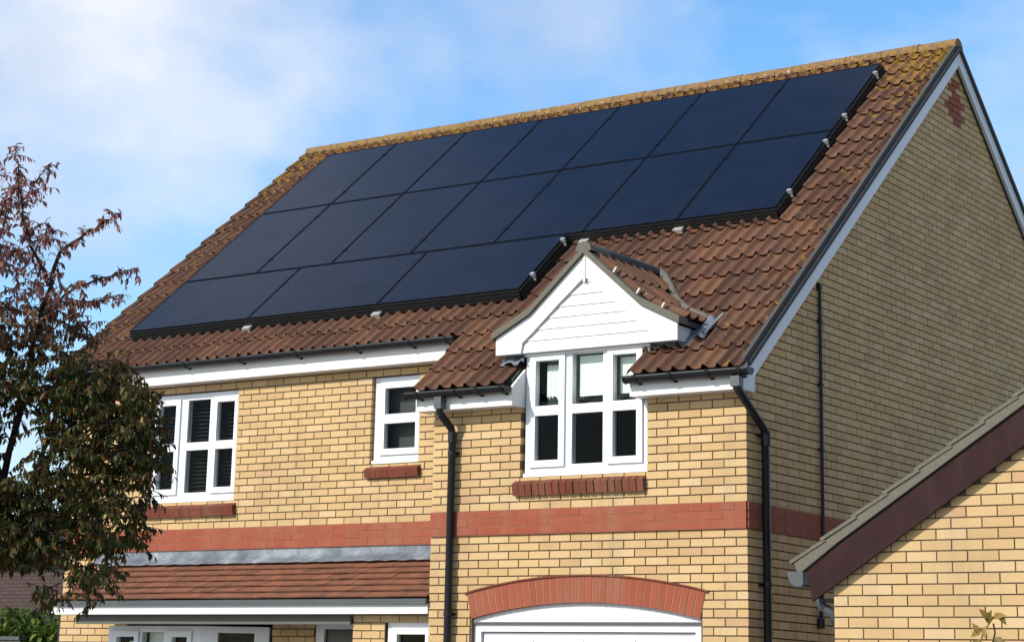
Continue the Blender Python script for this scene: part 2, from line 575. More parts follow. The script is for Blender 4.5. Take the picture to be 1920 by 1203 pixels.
# window and door openings (u0, u1, z0, z1)
OP_W = [(-2.355, -0.995, 3.43, 5.0)]
XA, HALF, RISE, ZSP = -1.665, 1.205, 0.14, 2.17
RAD = (HALF ** 2 + RISE ** 2) / (2 * RISE)
ZARC = ZSP + RISE - RAD
def arch_z(x, r):
    dx = x - XA
    return ZARC + math.sqrt(max(0, r * r - dx * dx))
OP_G = []
for k in range(14):
    a = XA - HALF + 2 * HALF * k / 14
    b = XA - HALF + 2 * HALF * (k + 1) / 14
    OP_G.append((a, b, 0.0, arch_z((a + b) / 2, RAD + 0.06)))
OP_M = [(-7.87, -6.59, 3.43, 4.65), (-4.745, -4.125, 3.74, 4.65)]
OP_GF = [(-8.05, -5.95, 0.3, 2.2), (-5.38, -4.45, 0.0, 2.2)]
EX = lambda hs: [(h[0] - .004, h[1] + .004, h[2] - .004, h[3] + .004) for h in hs]
wall.plate(XWING + 0.010, XR - 0.010, 0, 4.2, EX(OP_W) + OP_G, PF(0.0), 0.011, 0.25)
wall.plate(XL + 0.008, XWING + 0.2, 0, 4.9, EX(OP_M + OP_GF), PF(D), 0.011, 0.25)
wall.prism([(-0.011, 0.008, 0), (-0.011, DEPTH, 0), (-0.011, DEPTH, ZB - 0.1 - T * YR), (-0.011, YR, ZB - 0.10), (-0.011, 0.008, ZB - 0.1 - T * YR)], (-0.25, 0, 0))
wall.prism([(XL + 0.26, D + 0.008, 0), (XL + 0.26, DEPTH, 0), (XL + 0.26, DEPTH, ZB - 0.1 - T * YR), (XL + 0.26, YR, ZB - 0.10), (XL + 0.26, D + 0.008, ZB - 0.1 - T * (YR - D))], (-0.25, 0, 0))
wall.box(XL + 0.02, XR - 0.02, DEPTH - 0.3, DEPTH - 0.01, 0, 4.2)
wall.box(XWING + 0.008, XWING + 0.2, 0.26, D + 0.1, 0, 4.3)
wall = wall.build("wall", 'mortar', house, "brown mortar behind the buff bricks")

# --- bricks -------------------------------------------------------
unit = MB().box(0, 1, 0, 1, 0, 1)
ME_B = unit.mesh("brick", 'brick')
ME_R = unit.mesh("red_brick", 'red_brick')

def course_runs(a, b, i, odd_start, holes, z0, z1):
    """brick intervals of one course between a and b, holes taken out"""
    out = []
    x = a
    first = True
    runs = []
    ends = []
    # stretcher grid measured from a
    off = 0.1125 if odd_start else 0.0
    if off: ends.append((a, a + 0.1025))
    p = a + off
    while p < b - 0.02:
        ends.append((p, min(p + 0.215, b)))
        p += 0.225
    hs = []
    for h in holes:
        if h[2] < z1 - 0.02 and h[3] > z0 + 0.02:
            hs.append((h[0], h[1]))
    for (u, w) in ends:
        segs = [(u, w)]
        for h in hs:
            ns = []
            for (s0, s1) in segs:
                if h[1] <= s0 or h[0] >= s1:
                    ns.append((s0, s1)); continue
                if s0 < h[0] - 0.008: ns.append((s0, h[0] - 0.0))
                if s1 > h[1] + 0.008: ns.append((h[1] + 0.0, s1))
            segs = ns
        out += [sg for sg in segs if sg[1] - sg[0] > 0.025]
    return out

BR = []   # (distance key, matrix, red)
def put_brick(kind, u0, u1, z, y0, red=False, proud=0.0, h=0.0630, depth=0.1025):
    u0 += 0.0008; u1 -= 0.0008; z += 0.0005
    j = random.uniform(-0.0015, 0.0015) - proud
    if kind == 'F':
        m = Matrix.Translation((u0, y0 + j, z)) @ Matrix.Diagonal((u1 - u0, depth, h, 1))
        c = Vector(((u0 + u1) / 2, y0, z))
    else:
        m = Matrix(((0, -depth, 0, -j), (u1 - u0, 0, 0, u0), (0, 0, h, z), (0, 0, 0, 1)))
        c = Vector((0, (u0 + u1) / 2, z))
    BR.append([(c - CP).length, m, red, kind, c, u1 - u0])

def holes_arch():
    hs = []
    return hs

BAND = (39, 40, 41)
for i in range(int(0 / C), 56):
    z = i * C + 0.005
    red = i in BAND
    odd = i % 2 == 1
    hs = [(-2.355, -0.995, 3.43, 6.0)]
    # arch opening seen by this course
    zc = z + 0.03
    rm = RAD + 0.14
    if zc < ZSP + 0.06:
        hs.append((XA - HALF - 0.02, XA + HALF + 0.02, 0, zc + 1))
    elif zc < ZARC + rm:
        w_ = math.sqrt(rm * rm - (zc - ZARC) ** 2)
        hs.append((XA - min(w_, HALF), XA + min(w_, HALF), 0, zc + 1))
    # front bond is measured from the right hand corner
    hs2 = [(-h[1], -h[0], h[2], h[3]) for h in hs]
    for (a, b) in course_runs(0.0, 3.365, i, odd, hs2, z, z + 0.065):
        if z < 1.6 and b < 2.6: pass
        put_brick('F', -b, -a, z, 0.0, red, 0.022 if red else 0)
    # main front, right to left from the hidden corner, aligned on the left edge
for i in range(0, 65):
    z = i * C + 0.005
    red = i in BAND
    odd = i % 2 == 1
    hs = [h for h in OP_M + OP_GF]
    for (a, b) in course_runs(XL, XWING + 0.05, i, odd, hs, z, z + 0.065):
        put_brick('F', a, b, z, D, red, 0.020 if red else 0)
# gable: courses above what the garage hides
SOL = []
def diamond(y, z):
    return abs(y - 5.03) / 0.235 + abs(z - 7.93) / 0.33 < 1.0
for i in range(20, 114):
    z = i * C + 0.005
    red = i in BAND
    odd = i % 2 == 0
    zt = z + 0.065 + 0.11
    ymin = max(0.0, YR - (ZB - zt) / T)
    ymax = min(DEPTH, YR + (ZB - zt) / T)
    if ymax - ymin < 0.05: continue
    for (a, b) in course_runs(0.0, DEPTH, i, odd, [], z, z + 0.065):
        a, b = max(a, ymin), min(b, ymax)
        if b - a < 0.03: continue
        if i < 39 and a > 4: continue
        dm = diamond((a + b) / 2, z + 0.03)
        put_brick('G', a, b, z, 0, red or dm, 0.015 if red else 0)
# the nearest visible bricks are objects of their own, the rest stay joined
def in_view(c):
    v = c - CP
    zz = v.dot(CF)
    px = 844.923 + 3842.44 * v.dot(CR) / zz
    py = 299.675 - 3842.44 * v.dot(CU) / zz
    return 0 < px < 1920 and 0 < py < 1215
cand = sorted([b for b in BR if not b[2] and b[3] == 'F' and b[5] > 0.09 and in_view(b[4])], key=lambda b: b[0])[:300]
candr = sorted([b for b in BR if b[2] and b[3] == 'F' and in_view(b[4])], key=lambda b: b[0])[:110]
ids = set(id(b) for b in cand) | set(id(b) for b in candr)
for b in cand: inst("brick", ME_B, b[1], wall)
for b in candr: inst("red_brick", ME_R, b[1], wall)
jy, jr = MB(), MB()
CUBE = [(0, 0, 0), (1, 0, 0), (1, 1, 0), (0, 1, 0), (0, 0, 1), (1, 0, 1), (1, 1, 1), (0, 1, 1)]
CF5 = [(0, 3, 2, 1), (4, 5, 6, 7), (0, 1, 5, 4), (1, 2, 6, 5), (3, 0, 4, 7)]
for b in BR:
    if id(b) in ids: continue
    (jr if b[2] else jy).add([b[1] @ Vector(v) for v in CUBE], CF5)
for i in range(0, 56):
    if i in BAND: continue
    for (a, b) in course_runs(0.1125, D, i, i % 2 == 0, [], 0, 0.06):
        jy.box(XWING, XWING + 0.1, a, b, i * C + 0.006, i * C + 0.0675)
jy.build("brickwork", 'brick', wall, "buff bricks of the further walls", 'stuff')
jr.build("red_brickwork", 'red_brick', wall, "red bricks of the band and the gable diamond", 'stuff')
# reddish mortar behind the red band
rb = MB()
rb.box(XWING + 0.002, XR - 0.002, -0.0195, 0.004, 39 * C - 0.002, 42 * C + 0.002)
rb.box(XL + 0.002, XWING + 0.1, D - 0.0175, D + 0.004, 39 * C - 0.002, 42 * C + 0.002)
rb.box(-0.004, 0.0125, 0.012, 5.5, 39 * C - 0.002, 42 * C + 0.002)
rb.build("band_mortar", 'red_mortar', wall)

# --- garage arch ---------------------------------------------------
NV = 33
amax = math.asin((HALF + 0.0) / RAD)
arch = MB()
for k in range(40):
    a0 = -amax * 1.0 + 2 * amax * k / 40
    a1 = -amax * 1.0 + 2 * amax * (k + 1) / 40
    P4 = [(XA + r_ * math.sin(a), 0.0, ZARC + r_ * math.cos(a)) for a, r_ in ((a0, RAD + 0.225), (a1, RAD + 0.225), (a1, RAD + 0.002), (a0, RAD + 0.002))]
    P4 = [(p[0], -0.006, p[2]) for p in P4]
    arch.prism(P4, (0, 0.1, 0))
arch = arch.build("garage_arch", 'pale_mortar', house, "shallow red brick arch over the garage door")
ME_V = None
st = 2 * amax / NV
for k in range(NV):
    a0 = -amax + st * k + 0.0009
    a1 = -amax + st * (k + 1) - 0.0009
    am = (a0 + a1) / 2
    if ME_V is None:
        h = (a1 - a0) / 2
        pts = [(r_ * math.sin(s), 0.0, r_ * math.cos(s)) for s, r_ in ((-h, RAD + 0.228), (h, RAD + 0.228), (h, RAD - 0.002), (-h, RAD - 0.002))]
        ME_V = MB().prism(pts, (0, 0.1, 0)).mesh("arch_brick", 'red_brick')
    inst("arch_brick", ME_V, Matrix.Translation((XA, -0.010 + random.uniform(-.0015, .0015), ZARC)) @ Matrix.Rotation(am, 4, 'Y'), arch)
dc = MB()
for k in range(24):
    a0 = -amax * 1.02 + 2.04 * amax * k / 24
    a1 = -amax * 1.02 + 2.04 * amax * (k + 1) / 24
    P4 = [(XA + r_ * math.sin(a), -0.022, ZARC + r_ * math.cos(a)) for a, r_ in ((a0, RAD + 0.246), (a1, RAD + 0.246), (a1, RAD + 0.231), (a0, RAD + 0.231))]
    dc.prism(P4, (0, 0.08, 0))
dc.build("drip_course", 'sill_brick', arch, "thin dark tile course on top of the arch")
# infill and garage door
pts = [(XA - HALF + 2 * HALF * k / 24, 0.035, arch_z(XA - HALF + 2 * HALF * k / 24, RAD - 0.002)) for k in range(25)]
inf = MB().prism(pts + [(XA + HALF, 0.035, 2.135), (XA - HALF, 0.035, 2.135)], (0, 0.05, 0))
gd = MB().plate(XA - HALF - 0.01, XA + HALF + 0.01, 0, 2.132, [(XA - HALF + 0.075, XA + HALF - 0.075, 0, 2.055)], PF(0), 0.05, 0.14).build("garage_door", 'upvc', house, "white panelled garage door under the arch")
inf.build("arch_infill", 'white', gd)
MB().box(XA - HALF + 0.005, XA + HALF - 0.005, 0.028, 0.06, 2.118, 2.140).build("drip_strip", 'grey_plastic', gd)
leaf = MB().box(XA - HALF + 0.083, XA + HALF - 0.083, 0.085, 0.12, 0.02, 2.047).build("door_leaf", 'upvc', gd)
for r_ in range(4):
    for c_ in range(4):
        w_ = (2 * HALF - 0.26) / 4
        x0 = XA - HALF + 0.13 + c_ * w_ + 0.03
        z0 = 0.10 + r_ * 0.49
        fr = MB().plate(x0, x0 + w_ - 0.06, z0, z0 + 0.42, [(x0 + 0.03, x0 + w_ - 0.09, z0 + 0.03, z0 + 0.39)], PF(0), 0.079, 0.0853)
        fr.build("door_panel", 'upvc', gd)

# --- windows -------------------------------------------------------
def make_window(name, x0, x1, z0, z1, y, lights, parent, label, thick=0.07):
    """lights: (gx0, gx1, opener, [(gz0, gz1), ...])"""
    P = PF(y)
    holes = []
    for (a, b, op, zs) in lights:
        if op:
            holes.append((a - 0.02, b + 0.02, min(q[0] for q in zs) - 0.02, max(q[1] for q in zs) + 0.02))
        else:
            holes += [(a, b, q[0], q[1]) for q in zs]
    w = MB().plate(x0, x1, z0, z1, holes, P, 0.0, thick)
    # stepped cill of the frame
    w.box(x0 - 0.004, x1 + 0.004, y - 0.030, y + 0.02, z0 - 0.012, z0 + 0.024)
    w = w.build(name, 'upvc', parent, label)
    bevel(w, 0.006)
    for (a, b, op, zs) in lights:
        if op:
            s0, s1 = min(q[0] for q in zs), max(q[1] for q in zs)
            s = MB().plate(a - 0.062, b + 0.062, s0 - 0.062, s1 + 0.062, [(a, b, q[0], q[1]) for q in zs], P, -0.022, 0.05)
            bevel(s.build("sash", 'upvc', w), 0.007)
        for q in zs:
            yy = y + 0.022
            MB().add([(a - .005, yy, q[0] - .005), (b + .005, yy, q[0] - .005), (b + .005, yy, q[1] + .005), (a - .005, yy, q[1] + .005)], [(0, 1, 2, 3)]).build("pane", 'glass', w)
    return w

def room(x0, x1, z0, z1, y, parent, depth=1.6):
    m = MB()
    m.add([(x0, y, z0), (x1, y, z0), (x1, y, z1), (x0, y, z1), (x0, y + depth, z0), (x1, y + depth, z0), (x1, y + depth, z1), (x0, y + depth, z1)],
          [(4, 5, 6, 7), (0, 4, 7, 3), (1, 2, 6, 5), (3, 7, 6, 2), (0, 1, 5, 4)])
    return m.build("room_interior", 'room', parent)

UP, LO, CUP, CLO = (4.105, 4.53), (3.60, 4.015), (4.105, 4.575), (3.555, 4.02)
wW = make_window("window", -2.335, -1.0, 3.46, 4.625, 0.05,
                 [(-2.22, -1.96, True, [LO, UP]), (-1.825, -1.49, False, [CLO, CUP]), (-1.375, -1.125, True, [LO, UP])], house,
                 "white three light window under the dormer gable with pale blinds")
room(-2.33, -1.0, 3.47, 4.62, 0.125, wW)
wL = make_window("window", -7.86, -6.60, 3.46, 4.645, D + 0.05,
                 [(-7.775, -7.53, True, [LO, UP]), (-7.365, -7.035, False, [CLO, CUP]), (-6.915, -6.66, True, [LO, UP])], house,
                 "white three light window beside the tree")
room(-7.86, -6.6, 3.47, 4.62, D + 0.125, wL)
w2 = make_window("window", -4.735, -4.13, 3.765, 4.645, D + 0.05, [(-4.59, -4.19, True, [(3.905, 4.165), (4.26, 4.53)])], house,
                 "small white two pane window beside the wing")
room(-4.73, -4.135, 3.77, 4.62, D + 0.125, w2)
# blinds and curtains behind the glass
def drape(x0, x1, z0, z1, y, amp, n, m, parent, name, label=None):
    v = []
    for k in range(n + 1):
        x = x0 + (x1 - x0) * k / n
        yy = y + amp * math.sin(k * 2.1) + random.uniform(-.3, .3) * amp
        v += [(x, yy, z0 + random.uniform(-.02, .03)), (x, yy, z1)]
    f = [(2 * k, 2 * k + 2, 2 * k + 3, 2 * k + 1) for k in range(n)]
    return MB().add(v, f, True).build(name, m, parent, label)
MB().box(-1.795, -1.48, 0.135, 0.14, 4.185, 4.56).build("roller_blind", 'blind', wW)
MB().box(-1.355, -1.10, 0.135, 0.14, 4.185, 4.52).build("roller_blind", 'blind', wW)
MB().add([(-2.27, 0.32, 4.13), (-1.02, 0.32, 4.13), (-1.02, 0.32, 4.62), (-2.27, 0.32, 4.62)], [(0, 1, 2, 3)]).build("curtain_lining", 'net', wW)
drape(-2.165, -1.95, 4.185, 4.50, 0.145, 0.012, 14, 'blind', wW, "net_curtain")
lamp = MB()
lamp.tube([(-1.30, 0.2, 4.105), (-1.27, 0.2, 4.20), (-1.31, 0.2, 4.30)], 0.018, 8)
lamp.tube([(-1.40, 0.21, 4.14), (-1.30, 0.2, 4.16), (-1.18, 0.2, 4.13)], 0.014, 8)
lamp.tube([(-1.83, 0.2, 4.14), (-1.72, 0.2, 4.17), (-1.60, 0.2, 4.16), (-1.50, 0.2, 4.19)], 0.022, 8)
lamp.build("ornament", 'slat', wW)
for (a, b) in ((-7.85, -6.61),):
    sl = MB()
    for k in range(26):
        z = 3.50 + k * 0.043
        sl.obox((a, D + 0.17, z), (b - a, 0, 0), (0, 0.018, 0.012), (0, -0.001, 0.0015))
    sl.build("venetian_blind", 'slat', wL)
MB().add([(-4.72, D + 0.2, 3.8), (-4.14, D + 0.2, 3.8), (-4.14, D + 0.2, 4.62), (-4.72, D + 0.2, 4.62)], [(0, 1, 2, 3)]).build("frosted_blind", 'slat', w2)

# --- sills of red brick on edge
def make_sill(x0, x1, zt, zb, y, gap, label, pitch=0.075):
    base = MB().prism([(x0 + .003, y + 0.05, zt - 0.004), (x0 + .003, y - 0.05, zt - 0.068), (x0 + .003, y - 0.028, zb + 0.008), (x0 + .003, y + 0.05, zb + 0.02)], (x1 - x0 - .006, 0, 0))
    s = base.build("window_sill", 'mortar' if gap > 0.005 else 'sill_brick', house, label)
    n = max(1, round((x1 - x0) / pitch))
    w = (x1 - x0) / n
    me = MB().prism([(gap / 2, 0.05, 0), (gap / 2, -0.062, -0.064), (gap / 2, -0.040, zb - zt), (gap / 2, 0.05, zb - zt + 0.02)], (w - gap, 0, 0)).mesh("sill_brick", 'sill_brick')
    for k in range(n):
        inst("sill_brick", me, Matrix.Translation((x0 + k * w, y + random.uniform(-.004, .002), zt + random.uniform(-.002, .001))) @ Matrix.Rotation(rad(random.uniform(-1.5, 1.5) if gap > .005 else 0), 4, 'Y'), s)
make_sill(-2.415, -1.0, 3.445, 3.275, 0.0, 0.009, "sloping red brick sill below the dormer window")
make_sill(-7.93, -6.545, 3.445, 3.285, D, 0.0025, "smooth red sill below the window beside the tree", 0.15)
make_sill(-4.775, -4.085, 3.75, 3.605, D, 0.0025, "short red brick sill below the small window")

# --- roof ----------------------------------------------------------
YE = -0.17               # wing eaves
def roof_z(y): return ZT - T * (YR - y)
XV0, XV1 = -9.33, 0.12   # verges
deck = MB()
th = 0.05
def slope_slab(x0, x1, y0, y1, dz=-0.025):
    deck.prism([(x0, y0, roof_z(y0) + dz), (x0, y1, roof_z(y1) + dz), (x0, y1, roof_z(y1) + dz - th), (x0, y0, roof_z(y0) + dz - th)], (x1 - x0, 0, 0))
slope_slab(XV0 + 0.03, XV1 - 0.03, 1.45, YR)
slope_slab(XV0 + 0.03, -2.40, 0.72, 1.45)
slope_slab(-0.95, XV1 - 0.03, 0.72, 1.45)
slope_slab(-3.45, -2.40, YE + 0.09, 0.72)
slope_slab(-1.06, XV1 - 0.03, YE + 0.09, 0.72)
deck.prism([(XV0 + .03, YR, ZT - 0.025), (XV0 + .03, 2 * YR - YE, roof_z(YE) - 0.025), (XV0 + .03, 2 * YR - YE, roof_z(YE) - 0.075), (XV0 + .03, YR, ZT - 0.075)], (XV1 - XV0 - 0.06, 0, 0))
roof = deck.build("roof", 'dark_cement', house, "brown double roll tiled roof with orange lichen along the ridge")

def tile_mesh(nroll, length=0.40, wid=0.15, lift=0.030, hroll=0.046, thick=0.014, nper=10):
    m = MB()
    n = nroll * nper
    us = [wid * nroll * k / n for k in range(n + 1)]
    def prof(u):
        c = 0.5 + 0.5 * math.cos(2 * math.pi * (u / wid - 0.30))
        return hroll * c ** 3.2
    lo = [(u, 0.0, lift + prof(u)) for u in us]
    hi = [(u, length, prof(u) - 0.002) for u in us]
    fr = [(u, 0.004, lift + prof(u) - thick) for u in us]
    m.add(lo + hi, [(k, k + 1, n + 2 + k, n + 1 + k) for k in range(n)], True)
    m.add(fr + lo, [(k, k + 1, n + 2 + k, n + 1 + k) for k in range(n)])
    m.add([lo[0], fr[0], (us[0], length, -0.02), hi[0]], [(3, 2, 1, 0)])
    m.add([lo[-1], fr[-1], (us[-1], length, -0.02), hi[-1]], [(0, 1, 2, 3)])
    return m
GAUGE = 0.345
TM2, TM1 = tile_mesh(2), tile_mesh(1)
ME_T2, ME_T1 = TM2.mesh("roof_tile", 'tile'), TM1.mesh("half_roof_tile", 'tile')
def roof_matrix(x, v, front=True):
    v += -0.05
    y = YE + v * CS
    if front:
        return Matrix(((1, 0, 0, x), (0, CS, -SN, y), (0, SN, CS, roof_z(YE) + v * SN), (0, 0, 0, 1)))
    return Matrix(((-1, 0, 0, x), (0, -CS, SN, 2 * YR - y), (0, SN, CS, roof_z(YE) + v * SN), (0, 0, 0, 1)))
XC = -1.64               # dormer axis
VS = -0.05               # the lowest course hangs over the gutter
tiles = []
for row in range(20):
    v = row * GAUGE
    yc = YE + (v + 0.17) * CS
    cols = []
    if row >= 3:
        cols.append((XV0, 1))
        cols += [(-9.18 + 0.3 * k, 2) for k in range(31)]
    else:
        cols += [(-9.18 + 0.3 * k, 2) for k in range(19, 31)]
    for (x, w_) in cols:
        xc = x + 0.075 * w_
        # hidden inside the dormer
        half = 1.0 - max(0.0, (yc - 0.36) / 1.02) * 1.0
        if yc < 0.36:
            if -2.40 < xc < -1.08: 
                continue
        elif abs(xc - XC) < half - 0.25:
            continue
        # half tile at the left side of the dormer gap
        if row < 2 and w_ == 2 and x < -2.40 < x + 0.3:
            w_ = 1
        tiles.append((row, x, w_, v, yc))
    if row < 2:
        pass
def under_panel(x, y):
    return (-8.4 < x < -0.85 and 2.0 < y < 4.35) or (-8.4 < x < -3.3 and 1.2 < y < 2.1)
vis = []
for t in tiles:
    jm = roof_matrix(t[1] + random.uniform(-.003, .003), t[3] + random.uniform(-.011, .011)) @ Matrix.Rotation(rad(random.uniform(-0.8, 0.8)), 4, 'Z') @ Matrix.Rotation(rad(random.uniform(-0.4, 0.4)), 4, 'X')
    if t[1] > -0.2:
        jm = jm @ Matrix.Diagonal((0.81, 1, 1, 1))
    if t[0] == 19:
        jm = jm @ Matrix.Diagonal((1, 0.62, 1, 1))
    vis.append((under_panel(t[1] + .15, t[4]), (Vector((t[1], t[4], roof_z(t[4]))) - CP).length, jm, t[2]))
vis.sort(key=lambda q: (q[0], q[1]))
jt = MB()
for k, (u_, d_, jm, w_) in enumerate(vis):
    if k < 300:
        inst("roof_tile", ME_T2 if w_ == 2 else ME_T1, jm, roof)
    else:
        src = TM2 if w_ == 2 else TM1
        n0 = len(jt.v)
        jt.v += [tuple(jm @ Vector(p)) for p in src.v]
        jt.f += [tuple(i + n0 for i in f) for f in src.f]
        jt.sm += src.sm
for row in range(20):
    for k in range(3):
        jm = roof_matrix(0.063 - 0.3 * k, row * GAUGE, False)
        if row == 19: jm = jm @ Matrix.Diagonal((1, 0.62, 1, 1))
        n0 = len(jt.v)
        jt.v += [tuple(jm @ Vector(p)) for p in TM2.v]
        jt.f += [tuple(i + n0 for i in f) for f in TM2.f]
        jt.sm += TM2.sm
jt.build("further_roof_tiles", 'tile', roof, "roof tiles towards the far left and under the panels", 'stuff')

# ridge tiles
rm = MB()
RR = 0.108
L_ = 0.44
ring = []
for xx in (0.0, L_):
    for k in range(13):
        a = rad(-8 + 196 * k / 12)
        ring.append((xx, RR * math.cos(a), RR * 0.92 * math.sin(a)))
rm.add(ring, [(k, k + 13, k + 14, k + 1) for k in range(12)], True)
rm.add(ring[:13], [tuple(range(13))])
rm.add(ring[13:], [tuple(range(13))[::-1]])
ME_RT = rm.mesh("ridge_tile", 'ridge')
n = 21
for k in range(n):
    x = XV0 + 0.01 + (0.078 - XV0 - 0.02 - 0.44) * k / (n - 1)
    inst("ridge_tile", ME_RT, Matrix.Translation((x, YR, ZT - 0.035 + random.uniform(-.005, .005))) @ Matrix.Rotation(rad(random.uniform(-.5, .5)), 4, 'Y'), roof)

# verges: dark cement strip and bargeboards on the right hand gable, cement on the left
def rake(x0, x1, off_top, off_bot, name, m, parent, label=None, y_lo=YE, rear=True):
    mb = MB()
    dz1, dz0 = off_top / CS, off_bot / CS
    mb.prism([(x0, y_lo, ZB - T * (YR - y_lo) + dz1), (x0, YR, ZB + dz1), (x0, YR, ZB + dz0), (x0, y_lo, ZB - T * (YR - y_lo) + dz0)], (x1 - x0, 0, 0))
    if rear:
        yh = 2 * YR - y_lo
        mb.prism([(x0, YR + 0.001, ZB + dz1), (x0, yh, ZB - T * (YR - y_lo) + dz1), (x0, yh, ZB - T * (YR - y_lo) + dz0), (x0, YR + 0.001, ZB + dz0)], (x1 - x0, 0, 0))
    return mb.build(name, m, parent, label)
rake(0.030, 0.0655, 0.078, 0.031, "verge_mortar", 'dark_cement', roof, "dark cement edge of the roof above the gable", YE + 0.03)
BT = 0.03 / CS
for s in (1, -1):
    mb = MB()
    if s > 0:
        mb.prism([(0.028, -0.165, ZB + BT - T * (YR + 0.165)), (0.028, YR - 0.0015, ZB + BT), (0.028, YR - 0.0015, ZB - 0.147 / CS), (0.028, 0.17, ZB - 0.147 / CS - T * (YR - 0.17)),
                  (0.028, 0.055, 4.235), (0.028, 0.05, 4.095), (0.028, -0.165, 4.095)], (0.032, 0, 0))
    else:
        mb.prism([(0.028, DEPTH + 0.165, ZB + BT - T * (YR + 0.165)), (0.028, YR + 0.0015, ZB + BT), (0.028, YR + 0.0015, ZB - 0.147 / CS), (0.028, DEPTH + .165, ZB - 0.147 / CS - T * (YR + .165))], (0.032, 0, 0))
    mb.build("bargeboard", 'white', roof)
rake(0.002, 0.028, -0.105, -0.150, "barge_batten", 'dark_cement', roof, None, 0.05)
rake(XV0 + 0.03, XV0 + 0.07, 0.085, -0.10, "verge_mortar", 'cement', roof, None, 0.63)

# --- eaves: fascia, soffit, gutter
def fascia(x0, x1, y, z0, z1, yb, label):
    f = MB().box(x0, x1, y, y + 0.02, z0, z1).box(x0, x1, y + 0.02, yb, z0 + 0.002, z0 + 0.012).build("fascia", 'fascia', house, label)
    return f
fascia(-3.44, -2.37, YE + 0.0, 4.10, 4.255, 0.02, "white fascia left of the dormer window")
fascia(-1.055, 0.027, YE + 0.0, 4.10, 4.255, 0.02, "white fascia right of the dormer window")
fascia(XV0 + 0.05, -3.43, D - 0.155, 4.738, 4.935, D + 0.02, "long white fascia under the main eaves")
# boxed ends beside the dormer window
def box_end(x0, x1, name):
    return MB().prism([(x0, YE + 0.0, 4.10), (x0, 0.055, 4.10), (x0, 0.055, roof_z(0.055) - 0.03), (x0, YE, roof_z(YE) - 0.035)], (x1 - x0, 0, 0)).build("eaves_box_end", 'fascia', house, name)
box_end(-2.37, -2.345, "white end board of the eaves left of the dormer window")
box_end(-1.075, -1.057, "white end board of the eaves right of the dormer window")
box_end(-3.455, -3.442, "white end board of the wing eaves")

def gutter(x0, x1, y, z, label, brackets):
    R0, R1, n = 0.064, 0.057, 10
    v = []
    for x in (x0, x1):
        for k in range(n + 1):
            a = math.pi + math.pi * k / n
            v.append((x, y + R0 * math.cos(a), z + R0 * math.sin(a)))
        for k in range(n + 1):
            a = 2 * math.pi - math.pi * k / n
            v.append((x, y + R1 * math.cos(a), z + R1 * math.sin(a)))
    m2 = 2 * (n + 1)
    f = [(k, k + m2, (k + 1) % m2 + m2, (k + 1) % m2) for k in range(m2)]
    g_ = MB().add(v, f, True)
    for x, d_ in ((x0, -0.004), (x1, 0.004)):
        g_.prism([(x, y + R0 * 1.06 * math.cos(math.pi + math.pi * k / n), z + R0 * 1.06 * math.sin(math.pi + math.pi * k / n)) for k in range(n + 1)], (d_, 0, 0))
    g_ = g_.build("gutter", 'black', house, label)
    for bx in brackets:
        mb = MB()
        for k in range(n):
            a, a2 = math.pi + math.pi * k / n, math.pi + math.pi * (k + 1) / n
            mb.prism([(bx, y + r_ * math.cos(t_), z + r_ * math.sin(t_)) for t_, r_ in ((a, 0.066), (a2, 0.066), (a2, 0.071), (a, 0.071))], (0.035, 0, 0))
        mb.box(bx, bx + 0.035, y + 0.05, y + 0.085, z - 0.075, z + 0.01)
        mb.build("bracket", 'black', g_)
    return g_
gutter(-3.52, -2.36, YE - 0.064, 4.272, "black gutter at the left eaves of the wing", [-3.40, -2.95, -2.70, -2.42])
gutter(-1.08, 0.165, YE - 0.064, 4.268, "black gutter at the right eaves of the wing", [-0.98, -0.62, -0.25, 0.06])
gutter(XV0, -3.53, D - 0.155 - 0.064, 4.952, "long black gutter of the main eaves", [-8.9, -8.0, -7.2, -6.4, -5.6, -4.8, -4.1, -3.65])

# downpipes
def clips(p, pts, ax):
    for (x, y, z) in pts:
        mb = MB()
        mb.tube([(x, y, z - 0.02), (x, y, z + 0.02)], 0.042, 12)
        if ax == 'y': mb.box(x - 0.055, x + 0.055, y + 0.03, y + 0.058, z - 0.012, z + 0.012)
        else: mb.box(x - 0.058, x - 0.03, y - 0.06, y + 0.055, z - 0.012, z + 0.012)
        mb.build("pipe_clip", 'black', p)
dp = MB().tube([(-3.135, YE - 0.06, 4.21), (-3.135, YE - 0.06, 4.075), (-3.125, -0.195, 4.03), (-3.10, -0.085, 3.935), (-3.10, -0.06, 3.88), (-3.10, -0.06, 0.15)], 0.036, 14).build("downpipe", 'black', house, "black downpipe at the left corner of the wing")
MB().box(-3.175, -3.095, YE - 0.10, YE - 0.02, 4.10, 4.215).build("gutter_outlet", 'grey_plastic', dp)
MB().tube([(-3.10, -0.06, 3.80), (-3.10, -0.06, 3.90)], 0.043, 14).build("pipe_collar", 'black', dp)
clips(dp, [(-3.10, -0.06, 3.70), (-3.10, -0.06, 2.21), (-3.10, -0.06, 0.8)], 'y')
dp2 = MB().tube([(0.035, YE - 0.06, 4.20), (0.035, YE - 0.06, 4.10), (0.05, -0.19, 4.05), (0.062, 0.20, 3.80), (0.062, 0.235, 3.75), (0.062, 0.24, 0.15)], 0.037, 14).build("downpipe", 'black', house, "dark downpipe round the right corner onto the gable")
MB().box(-0.01, 0.035 + 0.04, YE - 0.10, YE - 0.02, 4.11, 4.20).build("gutter_outlet", 'grey_plastic', dp2)
MB().tube([(0.062, 0.24, 3.65), (0.062, 0.24, 3.78)], 0.044, 14).build("pipe_collar", 'black', dp2)
clips(dp2, [(0.062, 0.24, 3.74), (0.062, 0.24, 2.46)], 'x')
